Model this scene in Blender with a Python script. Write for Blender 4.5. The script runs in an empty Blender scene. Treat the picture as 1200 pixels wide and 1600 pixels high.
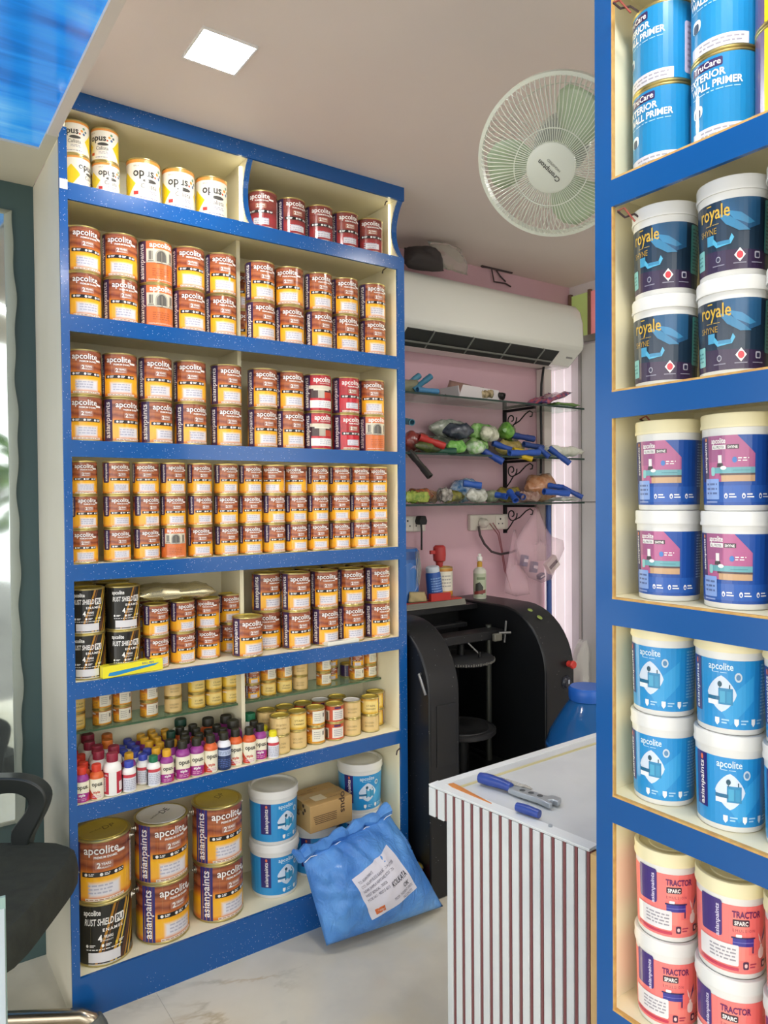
import bpy, bmesh, math, random
from mathutils import Vector, Matrix
random.seed(7)
R = math.radians
scene = bpy.context.scene
col = scene.collection

# ------------------------------------------------------------------ camera, world, exposure
CAM_H = 1.362
F_PX = 1140.88
YAW, PITCH, ROLL = R(54.942), R(-1.1257), R(-0.4572)
_f = Vector((math.cos(PITCH) * math.cos(YAW), math.cos(PITCH) * math.sin(YAW), math.sin(PITCH)))
_r0 = Vector((math.sin(YAW), -math.cos(YAW), 0)); _u0 = _r0.cross(_f)
_r = _r0 * math.cos(ROLL) + _u0 * math.sin(ROLL); _u = -_r0 * math.sin(ROLL) + _u0 * math.cos(ROLL)
CAM = Vector((0, 0, CAM_H))
cd = bpy.data.cameras.new('camera'); cam = bpy.data.objects.new('camera', cd); col.objects.link(cam)
cd.sensor_fit = 'VERTICAL'; cd.sensor_height = 32.0; cd.lens = F_PX / 1600 * 32.0
cd.clip_start = 0.02; cd.clip_end = 200
M = Matrix.Identity(4)
for i in range(3):
    M[i][0] = _r[i]; M[i][1] = _u[i]; M[i][2] = -_f[i]; M[i][3] = CAM[i]
cam.matrix_world = M
scene.camera = cam
world = bpy.data.worlds.new('sky'); scene.world = world; world.use_nodes = True
bg = world.node_tree.nodes['Background']
bg.inputs[0].default_value = (1.0, 0.98, 0.95, 1); bg.inputs[1].default_value = 3.6
scene.view_settings.view_transform = 'Standard'; scene.view_settings.look = 'None'
scene.view_settings.exposure = 0.0; scene.view_settings.gamma = 1.0
scene.view_settings.use_curve_mapping = False
LED_STRIP = 5.0      # emission of the shelf strips
LED_PANEL = 150.0    # emission of the square ceiling lamps
PRINT_GLOW = 0.55    # backlit blue ceiling print


def ray(x, y): return _f + _r * ((x - 600) / F_PX) - _u * ((y - 800) / F_PX)
def atX(x, y, X): d = ray(x, y); return CAM + d * (X / d.x)
def atY(x, y, Y): d = ray(x, y); return CAM + d * (Y / d.y)
def atZ(x, y, Z): d = ray(x, y); return CAM + d * ((Z - CAM_H) / d.z)

# ------------------------------------------------------------------ materials
def lin(c):
    c /= 255.0
    return c / 12.92 if c <= 0.04045 else ((c + 0.055) / 1.055) ** 2.4
def rgb(c):
    if isinstance(c, str):
        c = tuple(int(c[i:i + 2], 16) for i in (0, 2, 4))
    return (lin(c[0]), lin(c[1]), lin(c[2]), 1)
_mats = {}
def mat(name, color, rough=0.5, metal=0.0, emit=0.0, trans=0.0, alpha=1.0, coat=0.0, ior=1.45, spec=0.5):
    if name in _mats: return _mats[name]
    m = bpy.data.materials.new(name); m.use_nodes = True
    b = m.node_tree.nodes['Principled BSDF']
    b.inputs['Base Color'].default_value = rgb(color); b.inputs['Roughness'].default_value = rough
    b.inputs['Metallic'].default_value = metal; b.inputs['IOR'].default_value = ior
    b.inputs['Transmission Weight'].default_value = trans; b.inputs['Alpha'].default_value = alpha
    b.inputs['Coat Weight'].default_value = coat; b.inputs['Coat Roughness'].default_value = 0.1
    b.inputs['Specular IOR Level'].default_value = spec
    if emit:
        b.inputs['Emission Color'].default_value = rgb(color); b.inputs['Emission Strength'].default_value = emit
    _mats[name] = m
    return m
def ink(hexc, rough=0.28):
    """one flat printing ink"""
    return mat('ink_' + hexc, hexc, rough, coat=0.25)
class NT:
    """tiny node helper"""
    def __init__(s, m): s.t = m.node_tree; s.b = s.t.nodes['Principled BSDF']
    def n(s, typ, **kw):
        o = s.t.nodes.new(typ)
        for k, v in kw.items(): setattr(o, k, v)
        return o
    def l(s, a, b): s.t.links.new(a, b)
    def math(s, op, a, b=None, clamp=False):
        o = s.n('ShaderNodeMath', operation=op, use_clamp=clamp)
        for i, v in enumerate((a, b)):
            if v is None: continue
            if isinstance(v, (int, float)): o.inputs[i].default_value = v
            else: s.l(v, o.inputs[i])
        return o.outputs[0]
    def ramp(s, fac, stops, interp='LINEAR'):
        o = s.n('ShaderNodeValToRGB'); cr = o.color_ramp; cr.interpolation = interp
        while len(cr.elements) < len(stops): cr.elements.new(0.5)
        for e, (p, c) in zip(cr.elements, stops): e.position = p; e.color = rgb(c)
        s.l(fac, o.inputs[0]); return o.outputs[0]
    def mix(s, fac, a, b):
        o = s.n('ShaderNodeMix', data_type='RGBA')
        if isinstance(fac, (int, float)): o.inputs[0].default_value = fac
        else: s.l(fac, o.inputs[0])
        for i, v in ((6, a), (7, b)):
            if isinstance(v, (tuple, str)): o.inputs[i].default_value = rgb(v) if not (isinstance(v, tuple) and len(v) == 4) else v
            else: s.l(v, o.inputs[i])
        return o.outputs[2]
    def coord(s, which='Object'):
        return s.n('ShaderNodeTexCoord').outputs[which]
    def noise(s, vec, scale, detail=3, rough=0.5, dist=0.0):
        o = s.n('ShaderNodeTexNoise'); o.inputs['Scale'].default_value = scale; o.inputs['Detail'].default_value = detail
        o.inputs['Roughness'].default_value = rough; o.inputs['Distortion'].default_value = dist
        if vec is not None: s.l(vec, o.inputs['Vector'])
        return o.outputs[0]
    def bump(s, h, strength, dist=0.01):
        o = s.n('ShaderNodeBump'); o.inputs['Strength'].default_value = strength; o.inputs['Distance'].default_value = dist
        s.l(h, o.inputs['Height']); s.l(o.outputs[0], s.b.inputs['Normal'])
    def scaled(s, vec, sc):
        o = s.n('ShaderNodeMapping'); o.inputs['Scale'].default_value = sc; s.l(vec, o.inputs[0]); return o.outputs[0]
    def base(s, c): s.l(c, s.b.inputs['Base Color'])

def stain(name, c1, c2, scale=4.0, rough=0.5, bump=0.0, lo=0.35, hi=0.7, bscale=60, **kw):
    """colour with soft cloudy variation and faint relief"""
    if name in _mats: return _mats[name]
    m = mat(name, c1, rough, **kw); t = NT(m)
    v = t.coord('Object')
    t.base(t.ramp(t.noise(v, scale, 5), [(lo, c1), (hi, c2)]))
    if bump: t.bump(t.noise(v, bscale, 4), bump, 0.002)
    return m
def speckle(name, c, dot, scale, size, frac, rough=0.3, **kw):
    if name in _mats: return _mats[name]
    m = mat(name, c, rough, **kw); t = NT(m); v = t.coord('Object')
    vo = t.n('ShaderNodeTexVoronoi'); vo.inputs['Scale'].default_value = scale; t.l(v, vo.inputs['Vector'])
    a = t.math('LESS_THAN', vo.outputs['Distance'], size)
    sep = t.n('ShaderNodeSeparateColor'); t.l(vo.outputs['Color'], sep.inputs[0])
    b = t.math('GREATER_THAN', sep.outputs[0], 1 - frac)
    patch = t.math('GREATER_THAN', t.noise(v, 3.0, 2), 0.44)
    n = t.ramp(t.noise(v, 1.5, 2), [(0.3, c), (0.75, tuple(min(255, int(x * 1.08)) for x in (c if not isinstance(c, str) else tuple(int(c[i:i+2], 16) for i in (0, 2, 4)))))])
    t.base(t.mix(t.math('MULTIPLY', t.math('MULTIPLY', a, b), patch), n, dot))
    return m

M_BLUE = speckle('blue_laminate', (16, 80, 146), (215, 228, 248), 300, 0.2, 0.14, 0.22, coat=0.2)
M_CREAM = stain('cream_laminate', (238, 232, 203), (230, 222, 190), 3, 0.45)
M_SIDE = stain('beige_panel', (206, 200, 182), (196, 190, 170), 2.5, 0.5)
M_RAW = stain('raw_edge', (206, 168, 96), (184, 140, 80), 60, 0.7)
M_LED = mat('led_strip', (255, 244, 205), 0.4, emit=LED_STRIP)
M_PANEL = mat('led_panel', (255, 253, 250), 0.4, emit=LED_PANEL)
M_GLASS = mat('shelf_glass', (190, 222, 205), 0.03, trans=1.0, ior=1.3)
M_GLASSEDGE = mat('glass_edge', (86, 120, 88), 0.15, trans=0.3)
M_STEEL = mat('tin_steel', (196, 190, 176), 0.28, metal=1.0)
M_GOLD = mat('tin_gold', (200, 184, 122), 0.32, metal=0.9)
M_GOLDLID = stain('gold_lid', (222, 198, 92), (206, 180, 78), 12, 0.36, metal=0.45)
M_WHITELID = mat('white_lid', (232, 228, 224), 0.35)
M_BUCKET = mat('bucket_white', (222, 222, 218), 0.32, coat=0.15)
M_CREAMLID = mat('bucket_cream_lid', (236, 226, 184), 0.4)
M_BLACK = mat('black_plastic', (24, 25, 27), 0.42)
M_WHITE = mat('white_plastic', (236, 236, 228), 0.35)
M_CHROME = mat('steel_tube', (176, 164, 144), 0.26, metal=1.0)
M_WIRE = mat('dark_wire', (60, 46, 48), 0.5)

# ------------------------------------------------------------------ mesh builder
class MB:
    def __init__(s): s.v = []; s.f = []; s.m = []; s.uv = {}; s.mats = []
    def slot(s, m):
        if m is None: return 0
        if m not in s.mats: s.mats.append(m)
        return s.mats.index(m)
    def add(s, vs, fs, m=None, uvs=None):
        o = len(s.v); k = s.slot(m); s.v.extend([tuple(v) for v in vs])
        for f in fs:
            if uvs: s.uv[len(s.f)] = [uvs[i] for i in f]
            s.f.append(tuple(i + o for i in f)); s.m.append(k)
        return s
    def box(s, a, b, m=None):
        x0, y0, z0 = a; x1, y1, z1 = b
        v = [(x0, y0, z0), (x1, y0, z0), (x1, y1, z0), (x0, y1, z0), (x0, y0, z1), (x1, y0, z1), (x1, y1, z1), (x0, y1, z1)]
        return s.add(v, [(3, 2, 1, 0), (4, 5, 6, 7), (0, 1, 5, 4), (1, 2, 6, 5), (2, 3, 7, 6), (3, 0, 4, 7)], m)
    def obox(s, c, size, rot=None, m=None):
        hx, hy, hz = [q / 2 for q in size]; c = Vector(c); rot = rot or Matrix.Identity(3)
        v = [c + rot @ Vector((sx * hx, sy * hy, sz * hz)) for sz in (-1, 1) for sx, sy in ((-1, -1), (1, -1), (1, 1), (-1, 1))]
        return s.add(v, [(3, 2, 1, 0), (4, 5, 6, 7), (0, 1, 5, 4), (1, 2, 6, 5), (2, 3, 7, 6), (3, 0, 4, 7)], m)
    def lathe(s, prof, n=32, m=None, mtx=None, mats=None):
        """profile [(r, z)...] turned about z; mats: one material per profile segment"""
        vs = []; fs = []; fm = []
        rings = []
        for r, z in prof:
            if r < 1e-6: rings.append([len(vs)]); vs.append(Vector((0, 0, z)))
            else:
                rings.append(list(range(len(vs), len(vs) + n)))
                for i in range(n):
                    a = 2 * math.pi * i / n; vs.append(Vector((r * math.sin(a), -r * math.cos(a), z)))
        if mtx is not None: vs = [mtx @ v for v in vs]
        groups = {}
        for k in range(len(prof) - 1):
            A, B = rings[k], rings[k + 1]; mm = mats[k] if mats else m
            L = groups.setdefault(mm, [])
            for i in range(n):
                j = (i + 1) % n
                if len(A) == 1 and len(B) == 1: continue
                if len(A) == 1: L.append((A[0], B[j], B[i]))
                elif len(B) == 1: L.append((A[i], A[j], B[0]))
                else: L.append((A[i], A[j], B[j], B[i]))
        o = len(s.v); s.v.extend([tuple(v) for v in vs])
        for mm, L in groups.items():
            k = s.slot(mm)
            for f in L: s.f.append(tuple(i + o for i in f)); s.m.append(k)
        return s
    def tube(s, pts, r, n=8, m=None, closed=False, caps=True):
        pts = [Vector(p) for p in pts]; N = len(pts); vs = []; fs = []
        rs = r if isinstance(r, (list, tuple)) else [r] * N
        prev = None
        for i, p in enumerate(pts):
            if closed: t = pts[(i + 1) % N] - pts[i - 1]
            else: t = pts[min(i + 1, N - 1)] - pts[max(i - 1, 0)]
            if t.length < 1e-9: t = Vector((0, 0, 1))
            t.normalize()
            if prev is None:
                ref = Vector((0, 0, 1)) if abs(t.z) < 0.9 else Vector((1, 0, 0))
                a = t.cross(ref).normalized()
            else: a = (prev - t * prev.dot(t)).normalized()
            prev = a; b = t.cross(a)
            for k in range(n):
                g = 2 * math.pi * k / n; vs.append(p + (a * math.cos(g) + b * math.sin(g)) * rs[i])
        for i in range(N if closed else N - 1):
            j = (i + 1) % N
            for k in range(n):
                l = (k + 1) % n; fs.append((i * n + k, i * n + l, j * n + l, j * n + k))
        if not closed and caps:
            fs.append(tuple(range(n))[::-1]); fs.append(tuple((N - 1) * n + k for k in range(n)))
        return s.add(vs, fs, m)
    def prism(s, poly, a, b, axis='y', m=None):
        """extrude a 2-D polygon: axis y -> poly is (x,z); x -> (y,z); z -> (x,y)"""
        def P(p, t): return {'y': (p[0], t, p[1]), 'x': (t, p[0], p[1]), 'z': (p[0], p[1], t)}[axis]
        n = len(poly); v = [P(p, a) for p in poly] + [P(p, b) for p in poly]
        f = [tuple(range(n)), tuple(range(2 * n - 1, n - 1, -1))] + [(i, i + n, (i + 1) % n + n, (i + 1) % n) for i in range(n)]
        return s.add(v, f, m)
    def mesh(s, name, default=None, smooth=True, fix=True):
        me = bpy.data.meshes.new(name); me.from_pydata(s.v, [], s.f)
        mats = s.mats or [default or M_WHITE]
        for m in mats: me.materials.append(m or default or M_WHITE)
        me.polygons.foreach_set('material_index', s.m)
        if s.uv:
            l = me.uv_layers.new(name='UVMap')
            for p in me.polygons:
                u = s.uv.get(p.index)
                if u:
                    for k, li in enumerate(p.loop_indices): l.data[li].uv = u[k]
        if fix and not s.uv:
            bm = bmesh.new(); bm.from_mesh(me); bmesh.ops.recalc_face_normals(bm, faces=bm.faces); bm.to_mesh(me); bm.free()
        if smooth:
            me.polygons.foreach_set('use_smooth', [True] * len(me.polygons))
            me.set_sharp_from_angle(angle=R(38))
        me.update()
        return me

def obj(name, me, parent=None, loc=None, rotz=0.0):
    o = bpy.data.objects.new(name, me); col.objects.link(o)
    if loc is not None: o.location = loc
    if rotz: o.rotation_euler = (0, 0, rotz)
    if parent is not None: o.parent = parent
    return o
def tag(o, label, cat, group=None):
    o['label'] = label; o['category'] = cat
    if group: o['group'] = group
    return o
def thing(name, label, cat, loc=(0, 0, 0), rotz=0.0, group=None):
    o = obj(name, None, None, loc, rotz); o.empty_display_size = 0.05
    return tag(o, label, cat, group)
def part(name, mb, parent, m=None, smooth=True, label=None, bevel=0.0):
    me = mb.mesh(name, m, smooth) if isinstance(mb, MB) else mb
    o = obj(name, me, parent)
    if label: o['label'] = label
    if bevel:
        b = o.modifiers.new('bevel', 'BEVEL'); b.width = bevel; b.segments = 2; b.limit_method = 'ANGLE'; b.angle_limit = R(40)
    return o
def struct(name, mb, m=None, parent=None, smooth=False):
    o = obj(name, mb.mesh(name, m, smooth), parent)
    if parent is None: o['kind'] = 'structure'
    return o
def Bx(a, b, m=None): return MB().box(a, b, m)

# lettering: built-in font turned into flat mesh, cached
_txt = {}
def text2d(s, bold=0.0, shear=0.0, space=1.0):
    key = (s, bold, shear, space)
    if key in _txt: return _txt[key]
    cu = bpy.data.curves.new('t', 'FONT'); cu.body = s; cu.size = 1.0; cu.offset = bold; cu.shear = shear
    cu.resolution_u = 2; cu.space_character = space; cu.fill_mode = 'FRONT'
    o = bpy.data.objects.new('t', cu); col.objects.link(o)
    dg = bpy.context.evaluated_depsgraph_get(); dg.update()
    me = o.evaluated_get(dg).to_mesh()
    v = [(p.co.x, p.co.y) for p in me.vertices]; f = [tuple(p.vertices) for p in me.polygons]
    o.evaluated_get(dg).to_mesh_clear()
    bpy.data.objects.remove(o); bpy.data.curves.remove(cu)
    if v:
        x0 = min(p[0] for p in v); x1 = max(p[0] for p in v)
    else: x0 = x1 = 0
    _txt[key] = ([(x - (x0 + x1) / 2, y) for x, y in v], f, x1 - x0)
    return _txt[key]
def flat_text(mb, s, o, ux, uy, h=None, w=None, m=None, bold=0.0, shear=0.0, off=0.0004):
    """letters on a plane: o = middle of the baseline, ux/uy = directions"""
    v, f, W = text2d(s, bold, shear); k = (w / W) if w else h
    ux = Vector(ux).normalized(); uy = Vector(uy).normalized(); n = ux.cross(uy); o = Vector(o) + n * off
    mb.add([o + ux * (x * k) + uy * (y * (h or k)) for x, y in v], f, m)

class Wrap(MB):
    """printed label on a round container: s = arc length, z = height, both in units of H"""
    def __init__(s, H, rad, sx=1.0):
        MB.__init__(s); s.H = H; s.sx = sx; s.rad = rad if callable(rad) else (lambda z, r=rad: r); s.R0 = s.rad(0.5 * H)
    def pos(s, a, z, lay):
        z *= s.H; ang = a * s.sx * s.H / s.R0; r = s.rad(z) + 0.00022 * lay
        return (r * math.sin(ang), -r * math.cos(ang), z)
    def around(s, z0, z1, m, lay=1, n=40):
        L = math.pi * s.R0 / s.H / s.sx
        vs = []; uv = []
        for i in range(n + 1):
            a = -L + 2 * L * i / n
            for z in (z0, z1): vs.append(s.pos(a, z, lay)); uv.append((a, z))
        s.add(vs, [(2 * i, 2 * i + 2, 2 * i + 3, 2 * i + 1) for i in range(n)], m, uv); return s
    def patch(s, a0, a1, z0, z1, m, lay=2):
        n = max(1, int(abs(a1 - a0) * s.H / s.R0 / 0.16)); vs = []; uv = []
        for i in range(n + 1):
            a = a0 + (a1 - a0) * i / n
            for z in (z0, z1): vs.append(s.pos(a, z, lay)); uv.append((a, z))
        s.add(vs, [(2 * i, 2 * i + 2, 2 * i + 3, 2 * i + 1) for i in range(n)], m, uv); return s
    def poly(s, pts, m, lay=3):
        """convex outline, sliced into narrow columns so that it follows the curve"""
        xs = sorted(set(p[0] for p in pts)); x0, x1 = xs[0], xs[-1]; step = 0.16 * s.R0 / s.H
        cols = set(xs); k = x0
        while k < x1: cols.add(k); k += step
        cols = sorted(cols)
        def span(x):
            zs = []
            for i in range(len(pts)):
                p, q = pts[i], pts[(i + 1) % len(pts)]
                if min(p[0], q[0]) - 1e-9 <= x <= max(p[0], q[0]) + 1e-9:
                    if abs(p[0] - q[0]) < 1e-9: zs += [p[1], q[1]]
                    else: zs.append(p[1] + (q[1] - p[1]) * (x - p[0]) / (q[0] - p[0]))
            return min(zs), max(zs)
        vs = []; uv = []
        for x in cols:
            for z in span(x): vs.append(s.pos(x, z, lay)); uv.append((x, z))
        s.add(vs, [(2 * i, 2 * i + 2, 2 * i + 3, 2 * i + 1) for i in range(len(cols) - 1)], m, uv); return s
    def disc(s, a, z, ra, rz, m, lay=3, n=14):
        return s.poly([(a + ra * math.cos(2 * math.pi * i / n), z + rz * math.sin(2 * math.pi * i / n)) for i in range(n)], m, lay)
    def rrect(s, a0, a1, z0, z1, r, m, lay=3):
        pts = []
        for cx, cz, g in ((a1 - r, z1 - r, 0), (a0 + r, z1 - r, 90), (a0 + r, z0 + r, 180), (a1 - r, z0 + r, 270)):
            for k in range(4): q = R(g + 30 * k); pts.append((cx + r * math.cos(q), cz + r * math.sin(q)))
        return s.poly(pts, m, lay)
    def text(s, t, a, z, m, h=None, w=None, up=False, bold=0.0, shear=0.0, lay=4, space=1.0, slope=0.0):
        """(a, z) = middle of the baseline; up = written bottom to top"""
        v, f, W = text2d(t, bold, shear, space)
        kx = (w / W) if w else h; ky = h if h else kx
        out = []
        for x, y in v:
            X, Y = x * kx, y * ky
            if up: X, Y = -Y, X
            else: Y += X * slope
            out.append(s.pos(a + X, z + Y, lay))
        s.add(out, f, m); return s
    def lines(s, a0, a1, z0, z1, n, m, lay=4, seed=0):
        """rows of small print too fine to read"""
        rnd = random.Random(seed); dz = (z1 - z0) / n
        for i in range(n):
            z = z1 - dz * (i + 0.75); a = a0
            while a < a1 - 0.01:
                w = rnd.uniform(0.03, 0.09); b = min(a + w, a1); s.patch(a, b, z, z + dz * 0.42, m, lay); a = b + 0.018
            if rnd.random() < 0.3: a1 = a0 + (a1 - a0)
        return s
    def finish(s, name): return s.mesh(name, None, smooth=False, fix=False)

# ------------------------------------------------------------------ printed label stocks (material = ink layout that runs round the tin)
def label_mat(name, stops, white=None, streak=0.12, dark=None, glow='fff3d8', soft=0.07, wav=0.05, wcol='e4e1e6'):
    m = mat(name, (200, 120, 60), 0.26, coat=0.3); t = NT(m); uv = t.coord('UV')
    sep = t.n('ShaderNodeSeparateXYZ'); t.l(uv, sep.inputs[0]); a, z = sep.outputs[0], sep.outputs[1]
    n1 = t.noise(t.scaled(uv, (1.6, 2.0, 1)), 1.6, 2)
    zz = t.math('ADD', z, t.math('MULTIPLY', t.math('SUBTRACT', n1, 0.5), wav * 4))
    n2 = t.noise(t.scaled(uv, (2.2, 22.0, 1)), 1.0, 3)
    c = t.ramp(zz, stops)
    hi = t.math('MULTIPLY', t.math('MULTIPLY', t.math('SUBTRACT', n2, 0.42, True), 3.0, True), t.math('MULTIPLY', t.math('SUBTRACT', z, 0.45, True), streak * 14, True))
    c = t.mix(hi, c, dark or (92, 36, 24))
    if white:
        a0, a1, z0, z1 = white
        dx = t.math('SUBTRACT', t.math('ABSOLUTE', t.math('SUBTRACT', a, (a0 + a1) / 2)), (a1 - a0) / 2)
        dz = t.math('SUBTRACT', t.math('ABSOLUTE', t.math('SUBTRACT', z, (z0 + z1) / 2)), (z1 - z0) / 2)
        d = t.math('MAXIMUM', dx, dz)
        k = t.n('ShaderNodeMapRange', interpolation_type='SMOOTHSTEP'); k.inputs['From Min'].default_value = soft; k.inputs['From Max'].default_value = -0.01
        t.l(d, k.inputs['Value'])
        c = t.mix(k.outputs[0], c, wcol)
    t.base(c); return m
WB = (-0.10, 0.31, 0.14, 0.295)
L_ORANGE = label_mat('wood_grain_label', [(0.0, 'b4501e'), (0.07, 'd97a26'), (0.14, 'f2b03a'), (0.38, 'f6b81e'), (0.45, 'ec9a24'), (0.52, 'c0662c'), (0.60, '84402a'), (0.66, 'ba6a3c'), (0.76, 'a65c38'), (0.84, '6a3626'), (0.90, 'b06440'), (1, '7a4030')], WB)
L_RED = label_mat('maroon_label', [(0.0, '94383a'), (0.3, 'a83a3e'), (0.45, '7e3634'), (0.6, '90463e'), (0.75, '9a4a42'), (0.9, '82403a'), (1, '944c44')], WB, glow=None, soft=0.004)
L_SCARLET = label_mat('scarlet_label', [(0.0, 'b01c2a'), (0.4, 'c62232'), (0.6, 'a82a30'), (0.8, 'c43038'), (1, 'b42832')], WB, glow=None, soft=0.004, dark=(120, 24, 30))
L_BRASS = label_mat('brass_label', [(0.0, 'c8982a'), (0.3, 'eec440'), (0.6, 'f4cc3c'), (0.85, 'e0a634'), (1, 'c88a2c')], (-0.35, 0.4, 0.3, 0.75), streak=0.03, wcol='f0d684', soft=0.2, dark=(150, 84, 30))
L_BRASS2 = label_mat('amber_label', [(0.0, 'c07a22'), (0.25, 'ecae34'), (0.45, 'f0b030'), (0.6, 'd07a2c'), (0.75, '8a4a24'), (0.9, 'c88838'), (1, 'd8b050')], None, streak=0.03)
L_TAN = label_mat('pale_gold_label', [(0.0, 'c09a4a'), (0.3, 'e0c27a'), (0.6, 'e2bc72'), (0.85, 'd0a050'), (1, 'b88a3c')], (-0.5, 0.5, 0.2, 0.85), streak=0.02, wcol='e0c284', soft=0.3, dark=(160, 104, 50))
W_, PUR, INDI, BLK = ink('f4f2ee'), ink('3c2a52'), ink('2c2a72'), ink('181614')
GREY = ink('9a98a4')

def enamel_front(w, pm, strip=(-0.52, -0.29), zlo=0.03, top=W_, badge='GLOSSY'):
    z = zlo
    if zlo > 0.2: w.rrect(strip[0], strip[1], zlo, 0.97, 0.05, pm, 2); w.patch(strip[0], strip[1], 0.85, 0.97, pm, 2)
    else: w.patch(strip[0], strip[1], z, 0.97, pm, 2)
    cx = (strip[0] + strip[1]) / 2 + 0.055
    w.text('asianpaints', cx, (zlo + 0.97) / 2, W_, w=0.86 * (0.97 - zlo), up=True, bold=0.012)
    w.text('apcolite', 0.06, 0.785, W_, h=0.18, w=0.54, bold=0.012)
    w.text('PREMIUM ENAMEL', 0.13, 0.715, W_, h=0.052, w=0.36, bold=0.02)
    w.rrect(0.31, 0.45, 0.745, 0.785, 0.012, W_, 3)
    w.text('2', 0.02, 0.565, W_, h=0.12, bold=0.03); w.rrect(-0.04, 0.24, 0.545, 0.665, 0.02, ink('a8705a'), 2)
    w.text('YEARS', 0.13, 0.605, W_, h=0.058, w=0.15, bold=0.02)
    w.text('WARRANTY', 0.1, 0.555, W_, h=0.034, w=0.2, bold=0.01)
    w.rrect(-0.25, 0.42, 0.425, 0.5, 0.012, BLK, 3)
    for i, a in enumerate((-0.18, 0.06, 0.28)):
        w.disc(a, 0.462, 0.026, 0.026, W_, 4, 10)
        w.patch(a + 0.045, a + 0.13, 0.468, 0.482, W_, 4); w.patch(a + 0.045, a + 0.115, 0.445, 0.458, W_, 4)
    w.patch(-0.2, 0.42, 0.045, 0.085, ink('e8dccf'), 3)
    w.lines(-0.19, 0.41, 0.05, 0.082, 1, ink('a06a40'), 4, 3)
    w.rrect(0.6, 0.8, 0.14, 0.8, 0.02, ink('e6dcdc'), 3); w.lines(0.63, 0.77, 0.18, 0.76, 9, GREY, 4, 9)
    return w
def code_print(w, seed, z0=0.15, z1=0.32):
    rnd = random.Random(seed); a = rnd.uniform(-0.16, -0.05)
    w.lines(a, a + rnd.uniform(0.26, 0.40), z0, z1, 3, ink('b4b3c2'), 5, seed); return w
def dims(kind):
    return {'litre': (0.046, 0.120), 'half': (0.036, 0.090), 'gallon': (0.0755, 0.170), 'mini': (0.0265, 0.047), 'quart': (0.0325, 0.058)}[kind]

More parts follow.
